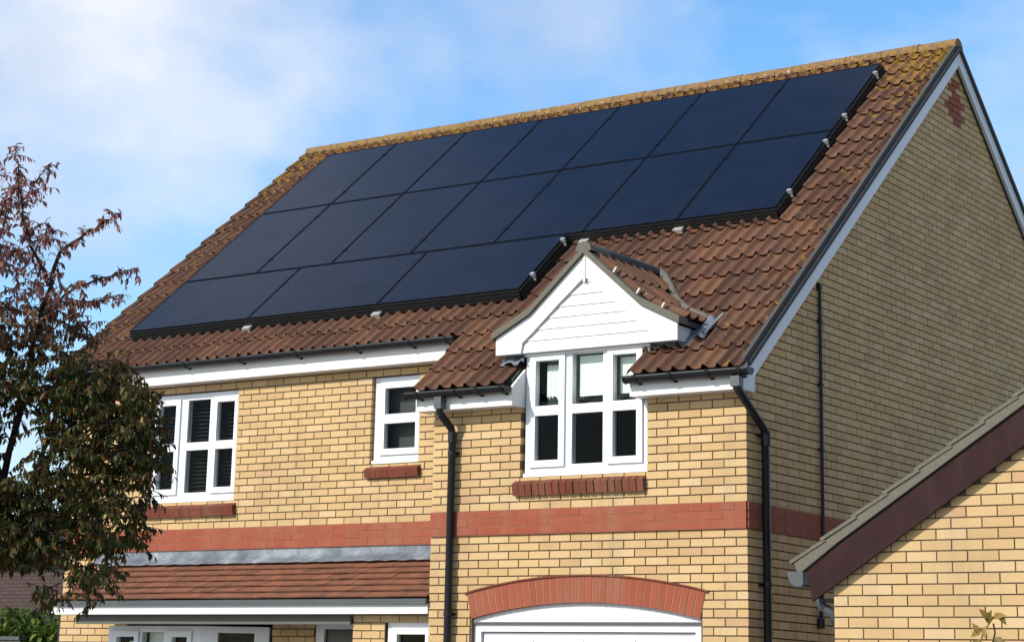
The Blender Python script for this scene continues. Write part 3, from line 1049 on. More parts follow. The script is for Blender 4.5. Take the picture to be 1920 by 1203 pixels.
dp3 = MB().tube([(-9.17, D - 0.18, 4.87), (-9.17, D - 0.16, 4.80), (-9.15, D + 0.06, 4.62), (-9.145, D + 0.07, 4.5), (-9.145, D + 0.07, 0.1)], 0.036, 12).build("downpipe", 'black', house, "black downpipe at the far left corner behind the tree")
cb = MB().tube([(0.028, 1.445, 5.28), (0.028, 1.43, 4.0), (0.028, 1.415, 2.85), (0.03, 1.36, 2.35), (0.03, 1.335, 2.20)], 0.017, 8).build("wall_cable", 'cable', house, "thin black cable running down the gable wall")
MB().box(0.0, 0.04, 1.425, 1.475, 5.255, 5.31).build("cable_end", 'cable', cb)
MB().tube([(0.03, 1.335, 2.14), (0.03, 1.335, 2.23)], 0.036, 10).build("cable_end", 'cable', cb)
for z in (4.95, 4.35, 3.75, 3.05):
    MB().box(0.0, 0.046, 1.40 + (z - 2.85) * 0.012, 1.44 + (z - 2.85) * 0.012, z - 0.015, z + 0.015).build("cable_clip", 'cable', cb)

# --- dormer --------------------------------------------------------
YD = -0.05
def dz_at(x):            # top line of the dormer bargeboard, flaring at the foot
    a = abs(x - XC)
    return 5.483 - 0.885 * a if a <= 0.60 else 5.483 - 0.885 * 0.60 - 0.50 * (a - 0.60)
AE = 0.985               # half width at the foot
dm = MB()
# body of the dormer behind the gable
dm.prism([(XC - 0.70, 0.02, 4.58), (XC + 0.66, 0.02, 4.58), (XC + 0.66, 0.02, dz_at(XC + 0.66) - 0.05), (XC, 0.02, 5.42), (XC - 0.70, 0.02, dz_at(XC - 0.70) - 0.05)], (0, 0.5, 0))
dormer = dm.build("dormer", 'fascia', house, "small white boarded gable dormer above the window")
# shiplap boards
zc = 4.605
rows = [4.605, 4.715, 4.815, 4.915, 5.012, 5.115, 5.22, 5.34]
for k in range(len(rows) - 1):
    z0, z1 = rows[k], rows[k + 1] - 0.001
    def hw(z): return max(0.03, (5.40 - z) / 0.885) if z > 4.80 else 0.75
    a0, a1 = min(0.75, hw(z0)), min(0.75, hw(z1))
    mb = MB()
    v = [(XC - a0, YD + 0.022, z0), (XC + a0, YD + 0.022, z0), (XC + a1, YD + 0.031, z1), (XC - a1, YD + 0.031, z1),
         (XC - a0, YD + 0.06, z0), (XC + a0, YD + 0.06, z0), (XC + a1, YD + 0.06, z1), (XC - a1, YD + 0.06, z1)]
    mb.add(v, [(0, 1, 2, 3), (4, 5, 1, 0), (3, 2, 6, 7)])
    mb.build("cladding_board", 'white', dormer)
# bargeboards with square feet
for s in (-1, 1):
    pts = []
    for a in (0.0, 0.30, 0.60, 0.80, AE):
        pts.append((XC + s * a, YD, dz_at(XC + s * a)))
    pts += [(XC + s * AE, YD, 4.600), (XC + s * 0.70, YD, 4.600), (XC + s * 0.685, YD, 4.70), (XC + s * 0.60, YD, 4.765), (XC + s * 0.30, YD, 5.025), (XC, YD, 5.27)]
    yo = 0.0 if s < 0 else 0.002
    pts = [(p[0], p[1] + yo, p[2]) for p in pts]
    mb = MB().prism(pts, (0, 0.03, 0))
    mb.build("dormer_bargeboard", 'white', dormer)
MB().box(XC - 0.016, XC + 0.012, YD - 0.006, YD + 0.01, 5.225, 5.475).build("barge_joint_cover", 'white', dormer)
# soffit box behind the feet
for s in (-1, 1):
    a0, a1 = sorted((XC + s * 0.69, XC + s * (AE - 0.01)))
    MB().box(a0, a1, YD + 0.032, 0.30, 4.602, 4.74).build("dormer_soffit", 'white', dormer)
# roof slopes: deck, cement verge, tiles
ZD = 5.56                # dormer ridge
def dtop(a): return dz_at(XC + a) + 0.045
for s in (-1, 1):
    mb = MB()
    prof = [(0.0, dtop(0)), (0.60, dtop(0.60)), (0.80, dtop(0.8)), (AE + 0.03, dtop(AE + 0.03))]
    for (a0, z0), (a1, z1) in zip(prof, prof[1:]):
        yb0 = YR - (ZT + 0.05 - z0) / T + 0.10
        yb1 = YR - (ZT + 0.05 - z1) / T + 0.10
        top = [(XC + s * a0, YD + 0.01, z0), (XC + s * a1, YD + 0.01, z1), (XC + s * a1, yb1, z1), (XC + s * a0, yb0, z0)]
        bot = [(p[0], p[1], p[2] - 0.045) for p in top]
        f = [(0, 1, 2, 3), (7, 6, 5, 4), (0, 4, 5, 1), (1, 5, 6, 2), (2, 6, 7, 3), (3, 7, 4, 0)]
        mb.add(top + bot, f if s > 0 else [q[::-1] for q in f])
    mb.build("dormer_roof", 'dark_cement', dormer)
    vb = MB()
    pr = [0.0, 0.30, 0.60, 0.80, AE + 0.035]
    for a0, a1 in zip(pr, pr[1:]):
        z0, z1 = dz_at(XC + a0), dz_at(XC + a1)
        vb.prism([(XC + s * a0, YD - 0.035, z0 + 0.006), (XC + s * a1, YD - 0.035, z1 + 0.006), (XC + s * a1, YD - 0.035, z1 + 0.068), (XC + s * a0, YD - 0.035, z0 + 0.068)], (0, 0.16, 0))
    vb.build("dormer_verge", 'cement', dormer)
    # tiles: rows step down the slope, rolls run down the slope
    seg = [(0.0, 0.60, 0.885), (0.60, AE + 0.05, 0.50)]
    dist = [0.08, 0.36, 0.60]
    for ri, (a_lo, tn) in enumerate(((0.36, 0.885), (0.66, 0.83), (1.03, 0.55))):
        z_lo = dtop(a_lo) + 0.01
        cs, sn = math.cos(math.atan(tn)), math.sin(math.atan(tn))
        ln = 0.40
        yend = YR - (ZT - z_lo) / T
        k = 0
        yy = YD + 0.055
        while yy < yend + 0.02:
            w = 1
            # local u along y, v up slope (towards axis), n normal
            if s > 0:
                m_ = Matrix(((0, -cs, sn, XC + a_lo), (1, 0, 0, yy), (0, sn, cs, z_lo), (0, 0, 0, 1)))
            else:
                m_ = Matrix(((0, cs, -sn, XC - a_lo), (-1, 0, 0, yy + 0.15), (0, sn, cs, z_lo), (0, 0, 0, 1)))
            inst("dormer_tile", ME_T1, m_, dormer)
            yy += 0.152
dr = MB()
for k in range(4):
    y0 = YD - 0.03 + k * 0.37
    ring = []
    for yv in (y0, y0 + 0.375):
        for q in range(9):
            a = rad(-5 + 190 * q / 8)
            ring.append((XC + 0.085 * math.cos(a), yv, 5.515 + 0.085 * math.sin(a)))
    mb = MB()
    mb.add(ring, [(q, q + 1, q + 10, q + 9) for q in range(8)], True)
    mb.add(ring[:9], [tuple(range(9))[::-1]])
    mb.build("dormer_ridge_tile", 'dark_cement' if k else 'cement', dormer)
# verge clips
for a in (0.28, 0.53, 0.79):
    x = XC + a
    MB().obox((x + 0.02, YD + 0.0, dz_at(x) + 0.045), (0.018, 0.0, 0.0), (0.0, 0.025, 0.0), (0.018, 0.025, 0.055)).build("verge_clip", 'peg', dormer)
# valley mortar where the dormer meets the main roof, and lead at its feet
for s in (-1, 1):
    path = []
    for k in range(9):
        a = 0.05 + (AE + 0.02) * k / 8
        z = dtop(a) + 0.02
        y = YR - (ZT - z) / T + 0.02
        path.append((XC + s * a, y, roof_z(y) + 0.045))
    MB().tube([(p[0] + random.uniform(-.01, .01), p[1], p[2] - 0.012 + random.uniform(-.008, .008)) for p in path], 0.043, 8).build("valley_mortar", 'cement', dormer)
def crumple(x0, x1, y0, y1, nx, ny, lift, name):
    v, f = [], []
    for i in range(nx + 1):
        for j in range(ny + 1):
            x = x0 + (x1 - x0) * i / nx; y = y0 + (y1 - y0) * j / ny
            v.append((x + random.uniform(-.012, .012), y + random.uniform(-.012, .012), roof_z(y) + lift + 0.022 * math.sin(x * 42) + random.uniform(-.008, .012)))
    for i in range(nx):
        for j in range(ny):
            a = i * (ny + 1) + j
            f.append((a, a + ny + 1, a + ny + 2, a + 1))
    o = MB().add(v, f, True).build("lead_flashing", 'lead', dormer)
    s_ = o.modifiers.new("thick", 'SOLIDIFY'); s_.thickness = 0.006
    return o
crumple(-2.60, -2.33, -0.02, 0.16, 7, 4, 0.085, "l")
crumple(-1.03, -0.60, 0.04, 0.24, 9, 4, 0.09, "r")
crumple(-0.66, -0.50, 0.14, 0.40, 6, 6, 0.075, "r2")
MB().obox((-0.52, 0.20, roof_z(0.20) + 0.07), (0.026, 0, 0), (0.05, 0.25, 0.25 * T), (0, -0.006, 0.012)).build("lead_strip", 'lead', dormer)

# --- porch roof and ground floor front ------------------------------
PY0, PZ0, PZ1 = -0.02, 2.345, 2.80
PT = (PZ1 - PZ0) / (D - PY0)
pc, ps = math.cos(math.atan(PT)), math.sin(math.atan(PT))
PX0, PX1 = -8.42, XWING - 0.004
pr = MB().prism([(PX0, PY0 + 0.02, PZ0 - 0.02), (PX0, D, PZ1 - 0.035), (PX0, D, PZ1 - 0.09), (PX0, PY0 + 0.02, PZ0 - 0.08)], (PX1 - PX0, 0, 0))
porch = pr.build("porch_roof", 'dark_cement', house, "red brown plain tiled lean-to roof over the ground floor")
PL = 0.165
ptm = MB().obox((0.0008, 0, 0.027), (PL - 0.0016, 0, 0), (0, 0.24, -0.041), (0, 0, 0.014)).mesh("porch_tile", 'porch_tile')
ng = 7
gau = (math.hypot(D - PY0, PZ1 - PZ0)) / ng
for r_ in range(ng):
    v = r_ * gau
    y = PY0 + v * pc; z = PZ0 + v * ps
    x = PX0 + (PL / 2 if r_ % 2 else 0)
    k = 0
    while x < PX1 - 0.02:
        sc = min(1.0, (PX1 - x) / PL)
        inst("porch_tile", ptm, Matrix(((1, 0, 0, x), (0, pc, -ps, y), (0, ps, pc, z + random.uniform(-.002, .003)), (0, 0, 0, 1))) @ Matrix.Diagonal((sc, 1, 1, 1)) @ Matrix.Rotation(rad(random.uniform(-.5, .5)), 4, 'Y'), porch)
        x += PL
# lead flashing along the wall
v, f = [], []
nx = 90
for i in range(nx + 1):
    x = PX0 - 0.15 + (PX1 - PX0 + 0.15) * i / nx
    w_ = 0.003 * math.sin(i * 1.7) + random.uniform(-.0025, .0025)
    v += [(x, D - 0.004, 2.925), (x, D - 0.012 + w_ * .4, 2.86 + w_), (x, D - 0.05 + w_, 2.83 + w_), (x, D - 0.17 + w_, 2.765 + w_)]
for i in range(nx):
    for j in range(3):
        a = i * 4 + j
        f.append((a, a + 1, a + 5, a + 4))
lf = MB().add(v, f, True).build("lead_flashing", 'lead', porch)
MB().box(PX0, PX1, PY0 + 0.005, PY0 + 0.025, 2.213, 2.310).build("porch_fascia", 'fascia', porch)
MB().box(PX0 + 0.3, PX1, PY0 + 0.027, D + 0.0, 2.216, 2.226).build("porch_soffit", 'soffit', porch)
MB().box(PX0 + 0.28, -4.37, PY0 + 0.10, PY0 + 0.13, 2.118, 2.214).build("porch_beam", 'soffit', porch)
gv = MB()
gv.box(PX0 + 0.06, PX1, PY0 - 0.030, PY0 + 0.003, 2.300, 2.352)
gv.build("porch_gutter", 'grey_plastic', porch)
# lobby wall beside the wing
lob = MB().plate(-4.36 + 0.006, XWING - 0.002, 0, 2.21, [(-3.975, -3.40, 1.0, 2.155)], PF(0.12), 0.011, 0.2).box(-4.35, -4.30, 0.32, D, 0, 2.2).build("lobby_wall", 'mortar', house, "short buff brick wall under the porch roof")
for i in range(18, 30):
    z = i * C + 0.005 - 0.04
    if z + 0.065 > 2.212: continue
    for (a, b) in course_runs(-4.36, XWING - 0.003, i, i % 2 == 1, [(-3.975, -3.40, 1.0, 2.155)], z, z + 0.065):
        inst("brick", ME_B, Matrix.Translation((a, 0.12 + random.uniform(-.0015, .0015), z)) @ Matrix.Diagonal((b - a, 0.1, 0.065, 1)), lob)
wp = make_window("window", -3.965, -3.39, 1.02, 2.14, 0.16, [(-3.84, -3.50, True, [(1.15, 2.03)])], house, "white window at the bottom beside the wing corner")
room(-3.96, -3.40, 1.03, 2.13, 0.24, wp, 0.5)
# bay window
by = 0.45
bay = make_window("window", -8.0, -6.67, 0.6, 2.115, by, [(-7.86, -7.60, True, [(0.8, 2.0)]), (-7.50, -7.18, False, [(0.75, 2.05)]), (-7.05, -6.83, True, [(0.8, 2.0)])], house, "white bay window under the porch roof behind the tree")
room(-7.98, -6.68, 0.65, 2.1, by + 0.08, bay, 0.3)
MB().box(-7.50, -7.2, by + 0.12, by + 0.125, 1.75, 2.06).build("roller_blind", 'blind', bay)
MB().box(-7.80, -7.62, by + 0.12, by + 0.125, 1.75, 1.96).build("roller_blind", 'blind', bay)
MB().box(-7.02, -6.84, by + 0.12, by + 0.125, 1.75, 1.94).build("roller_blind", 'blind', bay)
# angled side of the bay
sd = Vector((0.70, 0.30, 0)).normalized(); sn_ = Vector((-sd.y, sd.x, 0))
def PB(u, v_, d_): 
    q = Vector((-6.67, by, 0)) + sd * u + sn_ * d_
    return (q.x, q.y, v_)
LB = math.hypot(0.70, 0.30)
MB().plate(0.0, LB, 0.6, 2.115, [(0.20, LB - 0.16, 0.75, 2.05)], PB, 0.0, 0.07).build("bay_side_frame", 'upvc', bay)
MB().add([PB(0.18, 0.7, 0.03), PB(LB - 0.14, 0.7, 0.03), PB(LB - 0.14, 2.08, 0.03), PB(0.18, 2.08, 0.03)], [(0, 1, 2, 3)]).build("pane", 'glass', bay)
MB().add([PB(0.1, 0.65, 0.12), PB(LB - 0.1, 0.65, 0.12), PB(LB - 0.1, 2.1, 0.12), PB(0.1, 2.1, 0.12)], [(0, 1, 2, 3)]).build("room_interior", 'room', bay)
MB().box(-8.0, -6.6, by + 0.01, D + 0.2, 0, 0.6).build("bay_base", 'mortar', bay)
# front door
fd = MB().plate(-5.375, -4.455, 0.0, 2.155, [(-5.265, -4.56, 0, 2.10)], PF(D + 0.02), 0, 0.08).build("front_door", 'upvc', house, "dark front door in a white frame under the porch roof")
MB().box(-5.262, -4.563, D + 0.05, D + 0.09, 0.01, 2.097).build("door_leaf", 'black_door', fd)
MB().tube([(-4.66, D + 0.035, 1.0), (-4.66, D + 0.035, 1.12)], 0.01, 8).build("door_handle", 'metal', fd)

# ------------------------------------------------------------------ solar panels
PZ = ZB + 0.25
def pan_matrix(x, y):
    return Matrix(((1, 0, 0, x), (0, CS, -SN, y), (0, SN, CS, PZ - T * (YR - y)), (0, 0, 0, 1)))
ME_PV = {}
def panel(x, y, w, l, label, last_r=False, last_b=False, clamps_r=(), hooks=(), low_r=False):
    t = thing("solar_panel", (x, y, PZ - T * (YR - y)), label, "solar panel", "black solar panels on the roof")
    m = pan_matrix(x, y)
    gp = 0.006
    key = (round(w, 3), round(l, 3))
    if key not in ME_PV:
        fm = MB()
        fm.plate(gp, w - gp, gp, l - gp, [(gp + 0.009, w - gp - 0.009, gp + 0.009, l - gp - 0.009)], lambda u, v_, d: (u, v_, -d), 0.0, 0.035)
        gm = MB().add([(gp + .007, gp + .007, -0.004), (w - gp - .007, gp + .007, -0.004), (w - gp - .007, l - gp - .007, -0.004), (gp + .007, l - gp - .007, -0.004)], [(0, 1, 2, 3)])
        bm_ = MB().add([(gp, gp, -0.034), (w - gp, gp, -0.034), (w - gp, l - gp, -0.034), (gp, l - gp, -0.034)], [(3, 2, 1, 0)])
        gm.v += []
        ME_PV[key] = (fm.mesh("frame", 'pv_frame'), gm.mesh("glass", 'pv'), bm_.mesh("back_sheet", 'pv_frame'))
    a, b, c = ME_PV[key]
    inst("frame", a, m, t); inst("glass", b, m, t); inst("back_sheet", c, m, t)
    for rr in (0.25, 0.75):
        MB().box(-0.0, w, l * rr - 0.02, l * rr + 0.02, -0.09, -0.036).build("mounting_rail", 'pv_frame', t).matrix_basis = m
    if last_b:
        sk = MB()
        for k in range(3):
            sk.box(0.0, w, -0.012 - 0.012 * k, 0.004 - 0.012 * k, -0.012 - 0.034 * (k + 1), -0.018 - 0.034 * k)
        sk.box(0.01, w - 0.01, 0.02, 0.03, -0.125, -0.036)
        sk.build("edge_skirt", 'pv_skirt', t).matrix_basis = m
    if last_r:
        sk = MB()
        for k in range(3):
            sk.box(w - 0.006 + 0.010 * k, w + 0.012 + 0.010 * k, 0.0, l, -0.014 - 0.036 * (k + 1), -0.020 - 0.036 * k)
        sk.build("edge_skirt", 'pv_skirt', t).matrix_basis = m
    for cv in clamps_r:
        mb = MB().box(w - 0.010, w + 0.036, cv - 0.019, cv + 0.019, -0.04, 0.008).box(w + 0.02, w + 0.045, cv - 0.028, cv - 0.015, -0.072, -0.048)
        mb.build("end_clamp", 'metal', t).matrix_basis = m
    for hx in hooks:
        mb = MB().box(hx - 0.055, hx + 0.055, -0.085, -0.03, -0.105, -0.075).box(hx - 0.055, hx + 0.055, -0.095, -0.083, -0.135, -0.075)
        mb.build("roof_hook", 'hook', t).matrix_basis = m
    # mid clamps on the upper surface at the seams
    return t
W_, X0_ = 1.130, -8.55
ROWS = [(3.22, 4.51), (1.89, 3.215)]
ordn = ["first", "second", "third", "fourth", "fifth", "sixth", "seventh"]
for ri, (ya, yb) in enumerate(ROWS):
    l = (yb - ya) / CS
    for k in range(7):
        t = panel(X0_ + W_ * k, ya, W_, l,
                  "black solar panel in the %s row, %s from the left" % (["top", "middle"][ri], ordn[k]),
                  last_r=(k == 6), last_b=(ri == 1 and k >= 4), clamps_r=((0.35, l - 0.26) if k == 6 else ()),
                  hooks=((0.02,) if ri == 1 and k in (5, 6) else ()))
        if k < 6:
            m = pan_matrix(X0_ + W_ * k, ya)
            for cv in (0.33, l - 0.33):
                MB().box(W_ - 0.022, W_ + 0.022, cv - 0.02, cv + 0.02, 0.0005, 0.005).build("mid_clamp", 'pv_frame', t).matrix_basis = m
lb = (1.885 - 1.0) / CS
for k in range(3):
    panel(X0_ + 1.82 * k, 1.0, 1.82, lb, "wide black solar panel in the bottom row, %s from the left" % ordn[k],
          last_r=(k == 2), last_b=True, clamps_r=((0.30, lb - 0.12) if k == 2 else ()), hooks=((0.0,) if k > 0 else ()))

# ------------------------------------------------------------------ neighbouring garage on the right
GY, GX = -2.2, 1.84
GT = 0.640
gz = lambda x: 2.425 + GT * (x - 1.66)         # top of its bargeboard
gar = thing("brick_garage", (4.6, 0, 0), "buff brick garage with maroon bargeboard at the right edge", "garage")
XRG = 4.75
gw = MB()
gw.prism([(GX + 0.006, GY + 0.008, 0), (2 * XRG - GX, GY + 0.008, 0), (2 * XRG - GX, GY + 0.008, gz(GX) - 0.2), (XRG, GY + 0.008, gz(XRG) - 0.2), (GX + 0.006, GY + 0.008, gz(GX) - 0.2)], (0, 0.2, 0))
gw.box(GX + 0.006, GX + 0.2, GY + 0.2, GY + 5.6, 0, 2.3)
gwall = gw.build("wall", 'mortar', gar)
gb = []
for i in range(0, 60):
    z = i * C + 0.005 - 0.022
    if z < 0: continue
    for (a, b) in course_runs(GX, 2 * XRG - GX, i, i % 2 == 1, [], z, z + 0.065):
        zt = gz(min((a + b) / 2, 2 * XRG - (a + b) / 2)) - 0.20
        if z + 0.03 > zt + 0.02: continue
        c = Vector(((a + b) / 2, GY, z))
        gb.append((0 if in_view(c) else 1, (c - CP).length, Matrix.Translation((a, GY + random.uniform(-.0015, .0015), z)) @ Matrix.Diagonal((b - a, 0.1025, 0.065, 1))))
gb.sort(key=lambda q: q[:2])
jg = MB()
for k, q in enumerate(gb):
    if k < 300 and q[0] == 0: inst("brick", ME_B, q[2], gwall)
    else: jg.add([q[2] @ Vector(v_) for v_ in CUBE], CF5)
for i in range(0, 30):
    z = i * C + 0.005 - 0.022
    if z < 0: continue
    for (a, b) in course_runs(GY + 0.1125, GY + 5.6, i, i % 2 == 1, [], z, z + 0.065):
        jg.box(GX, GX + 0.1, a, b, z, z + 0.065)
jg.build("brickwork", 'brick', gwall, "remaining buff bricks of the garage", 'stuff')
# bargeboards
bb = MB().prism([(1.66, GY - 0.06, gz(1.66) - 0.03), (1.90, GY - 0.06, gz(1.90)), (XRG, GY - 0.06, gz(XRG)), (XRG, GY - 0.06, gz(XRG) - 0.245), (1.70, GY - 0.06, gz(1.70) - 0.265)], (0, 0.025, 0))
bb.build("bargeboard", 'maroon', gar)
MB().prism([(XRG + .002, GY - 0.06, gz(XRG)), (2 * XRG - 1.66, GY - 0.06, gz(1.66)), (2 * XRG - 1.7, GY - 0.06, gz(1.66) - 0.245), (XRG + .002, GY - 0.06, gz(XRG) - 0.245)], (0, 0.025, 0)).build("bargeboard", 'maroon', gar)
MB().prism([(1.75, GY - 0.034, gz(1.75) - 0.245), (XRG, GY - 0.034, gz(XRG) - 0.245), (XRG, GY - 0.034, gz(XRG) - 0.23), (1.75, GY - 0.034, gz(1.75) - 0.23)], (0, 0.03, 0)).build("verge_soffit", 'dark_cement', gar)
# garage roof
gr = MB()
gr.prism([(1.58, GY - 0.03, gz(1.58) + 0.02), (XRG, GY - 0.03, gz(XRG) + 0.02), (XRG, GY - 0.03, gz(XRG) + 0.07), (1.58, GY - 0.03, gz(1.58) + 0.07)], (0, 5.8, 0))
gr.prism([(2 * XRG - 1.58, GY - 0.09, gz(1.58) + 0.02), (XRG + .002, GY - 0.09, gz(XRG) + 0.02), (XRG + .002, GY - 0.09, gz(XRG) + 0.07), (2 * XRG - 1.58, GY - 0.09, gz(1.58) + 0.07)], (0, 5.8, 0))
groof = gr.build("roof", 'dark_cement', gar)
gc_, gs_ = math.cos(math.atan(GT)), math.sin(math.atan(GT))
# cement bedded verge with the tile edges stepping up it
MB().prism([(1.60, GY - 0.08, gz(1.60) - 0.012), (1.90, GY - 0.08, gz(1.90) + 0.010), (XRG, GY - 0.08, gz(XRG) + 0.010), (XRG, GY - 0.08, gz(XRG) + 0.10), (1.57, GY - 0.08, gz(1.57) + 0.085)], (0, 0.24, 0)).build("verge_mortar", 'cement', groof)
for k in range(11):
    x0 = 1.545 + k * 0.29 * gc_
    if x0 > XRG: break
    MB().obox((x0, GY - 0.088 - 0.003 * (k % 2), gz(x0) + 0.098), (0.33 * gc_, 0, 0.33 * gs_ - 0.022), (0, 0.255, 0), (-0.012, 0, 0.020)).build("verge_tile", 'cement', groof)
me_gt = None
for k in range(11):
    x0 = 1.56 + k * 0.29 * gc_
    if x0 > XRG: break
    mb = MB()
    for q in range(18):
        mb.obox((x0, GY + 0.17 + q * 0.30, gz(x0) + 0.085), (0.36 * gc_, 0, 0.36 * gs_ - 0.02), (0, 0.295, 0), (-0.012, 0, 0.02))
    mb.build("tile_course", 'tile', groof)
# gutter with its end cap seen from the front
v = []
gx, gzz = 1.585, 2.395
pr_ = [(-0.062, 0.0), (-0.058, -0.035), (-0.035, -0.085), (0.0, -0.105), (0.045, -0.105), (0.062, -0.09), (0.062, 0.0)]
MB().prism([(gx + a, GY - 0.10, gzz + b) for a, b in pr_], (0, 5.7, 0)).build("gutter", 'grey_plastic', gar)
MB().tube([(1.66, GY + 0.05, 2.27), (1.72, GY + 0.05, 2.16), (1.80, GY + 0.06, 2.11), (1.815, GY + 0.06, 2.05), (1.81, GY + 0.3, 1.98)], 0.034, 10).build("gutter_offset", 'grey_plastic', gar)
MB().box(1.70, GX, GY + 0.02, GY + 5.5, 2.19, 2.21).build("soffit", 'dark_cement', gar)

# shoot in front of the garage wall
sh = thing("plant_shoot", (3.05, -2.75, 0), "curled olive and yellow plant shoot against the garage wall", "plant")
MB().tube([(3.05, -2.75, 0), (3.06, -2.7, 0.9), (3.02, -2.62, 1.5), (3.05, -2.58, 1.86), (3.09, -2.57, 1.97), (3.15, -2.57, 2.05), (3.21, -2.57, 2.08)], 0.009, 6, True, 0.004).build("stem", 'twig_leaf', sh)
MB().tube([(3.05, -2.6, 1.7), (3.14, -2.58, 1.86), (3.17, -2.58, 1.96), (3.16, -2.58, 2.02)], 0.006, 6).build("stem", 'bark', sh)
def leaf_geom(mb, p, d, up, L, w):
    d = d.normalized()
    s = d.cross(up)
    if s.length < 1e-4: s = d.cross(Vector((1, 0, 0)))
    s.normalize()
    nrm = s.cross(d)
    P0 = p
    P1 = p + d * L * 0.3 + nrm * L * 0.04
    P2 = p + d * L * 0.65 - nrm * L * 0.03
    P3 = p + d * L - nrm * L * 0.16
    fold = nrm * w * 0.28
    vs_ = [P0, P1 + s * w + fold, P1, P1 - s * w + fold, P2 + s * w * 0.8 + fold, P2, P2 - s * w * 0.8 + fold, P3]
    fs = [(0, 2, 1), (0, 3, 2), (1, 2, 5, 4), (2, 3, 6, 5), (4, 5, 7), (5, 6, 7)]
    mb.add(vs_, fs, True)
rs = random.Random(5)
for (p, d, L) in (((3.07, -2.58, 1.95), (-.3, -.2, .5), .09), ((3.09, -2.58, 1.98), (-.6, -.1, -.3), .10), ((3.12, -2.58, 2.02), (.3, -.3, .6), .10), ((3.16, -2.58, 2.06), (.6, -.2, .1), .10),
                  ((3.06, -2.58, 1.92), (-.4, -.2, -.7), .11), ((3.20, -2.58, 2.08), (.5, -.2, -.6), .09), ((3.16, -2.58, 1.93), (.7, -.2, -.5), .13), ((3.15, -2.58, 1.89), (.6, -.3, -.8), .13), ((3.10, -2.58, 2.0), (.1, -.4, -.8), .08), ((3.14, -2.6, 2.05), (-.4, -.3, .5), .09)):
    mb = MB(); leaf_geom(mb, Vector(p), Vector(d), Vector((0.2, -1, 0.3)), L, L * 0.24)
    mb.build("leaf", 'twig_leaf', sh)

# ------------------------------------------------------------------ tree at the left
TB = Vector((-1.60, -7.07, 0))
TK = 0.663
RH = Vector((0.812, 0.583, 0)).normalized(); DH = Vector((-0.583, 0.812, 0)).normalized()
def tp(u, h, d=0.0):
    return TB + (RH * u + DH * d) * TK + Vector((0, 0, 1.448 + (h - 1.448) * TK - 0.13))
tree = thing("tree", TB, "dark autumn tree with drooping reddish leaves before the house", "tree")
tr = random.Random(11)
limbs = []   # list of (points, radius0, radius1)
trunk = [(-0.55, -0.74, 0.0), (-0.52, 0.5, 0.02), (-0.45, 1.6, 0.0), (-0.30, 2.3, 0.0)]
MB().tube([tp(*p) for p in trunk], 0.085, 10, True, 0.055).build("trunk", 'bark', tree)
def limb(pts, r0, r1, twigs):
    limbs.append(([tp(*p) for p in pts], r0, r1, twigs))
limb([(-0.30, 2.3, 0), (0.32, 2.95, -.1), (0.47, 3.7, -.15), (0.62, 4.25, -.1), (0.75, 4.6, 0), (0.83, 4.88, .05)], .05, .010, 1)
limb([(-0.30, 2.3, 0), (0.06, 3.5, .2), (0.21, 4.55, .15), (0.31, 5.1, .1), (0.39, 5.42, .05), (0.48, 5.75, 0), (0.76, 5.96, -.05), (0.92, 6.05, -.1), (1.08, 6.14, -.12)], .045, .004, 1)
limb([(0.31, 5.1, .1), (0.62, 5.46, .2), (0.93, 5.57, .25), (1.1, 5.63, .28), (1.21, 5.68, .3)], .016, .003, 1)
limb([(0.39, 5.42, .05), (0.21, 5.8, -.1), (0.10, 6.16, -.2), (0.05, 6.54, -.25), (0.03, 6.76, -.28)], .018, .003, 1)
limb([(0.10, 6.16, -.2), (0.23, 6.46, -.1), (0.34, 6.64, -.05)], .008, .003, 1)
limb([(0.21, 5.8, -.1), (0.40, 5.86, -.2), (0.52, 5.80, -.25)], .008, .003, 1)
limb([(0.16, 5.95, -.1), (0.30, 6.05, .1), (0.42, 6.0, .15)], .008, .003, 1)
limb([(0.36, 5.25, .05), (0.72, 5.24, -.1), (1.06, 5.30, -.15), (1.16, 5.24, -.2)], .014, .003, 1)
limb([(0.42, 5.12, .05), (0.67, 5.0, .2), (0.86, 4.88, .3)], .012, .003, 1)
limb([(0.06, 3.5, .2), (-0.3, 4.6, .1), (-0.25, 5.4, 0), (-0.1, 6.0, .1), (-0.05, 6.45, .15)], .03, .004, 1)
limb([(-0.25, 5.4, 0), (-0.05, 5.6, -.2), (0.15, 5.5, -.35)], .01, .003, 1)
limb([(-0.28, 5.0, 0), (-0.02, 5.25, .2), (0.18, 5.2, .3)], .01, .003, 1)
limb([(-0.2, 5.6, 0), (0.0, 5.85, .25), (0.1, 5.8, .3)], .01, .003, 1)
limb([(-0.2, 5.7, .1), (-0.06, 6.15, -.2), (0.0, 6.3, -.3)], .01, .003, 1)
limb([(0.47, 3.7, -.15), (0.93, 4.0, -.25), (1.35, 4.05, -.2), (1.56, 3.85, -.15)], .02, .003, 1)
limb([(0.47, 3.6, -.15), (1.03, 3.6, .1), (1.45, 3.5, .2), (1.55, 3.33, .25)], .02, .003, 1)
limb([(0.32, 2.95, -.1), (0.93, 3.15, -.3), (1.25, 2.98, -.35), (1.13, 2.60, -.35)], .022, .003, 1)
limb([(0.32, 2.95, -.1), (0.7, 2.8, .1), (0.95, 2.55, .2)], .018, .003, 1)
limb([(0.75, 4.6, 0), (1.1, 4.62, .15), (1.3, 4.4, .2)], .012, .003, 1)
limb([(0.55, 4.0, -.1), (0.9, 4.3, .3), (1.2, 4.25, .4)], .012, .003, 1)
limb([(0.06, 3.3, .2), (-0.6, 3.6, .3), (-1.0, 3.5, .3)], .03, .004, 1)
limb([(-0.28, 2.4, 0), (-0.5, 2.9, -.3), (-0.9, 2.9, -.4)], .03, .004, 1)
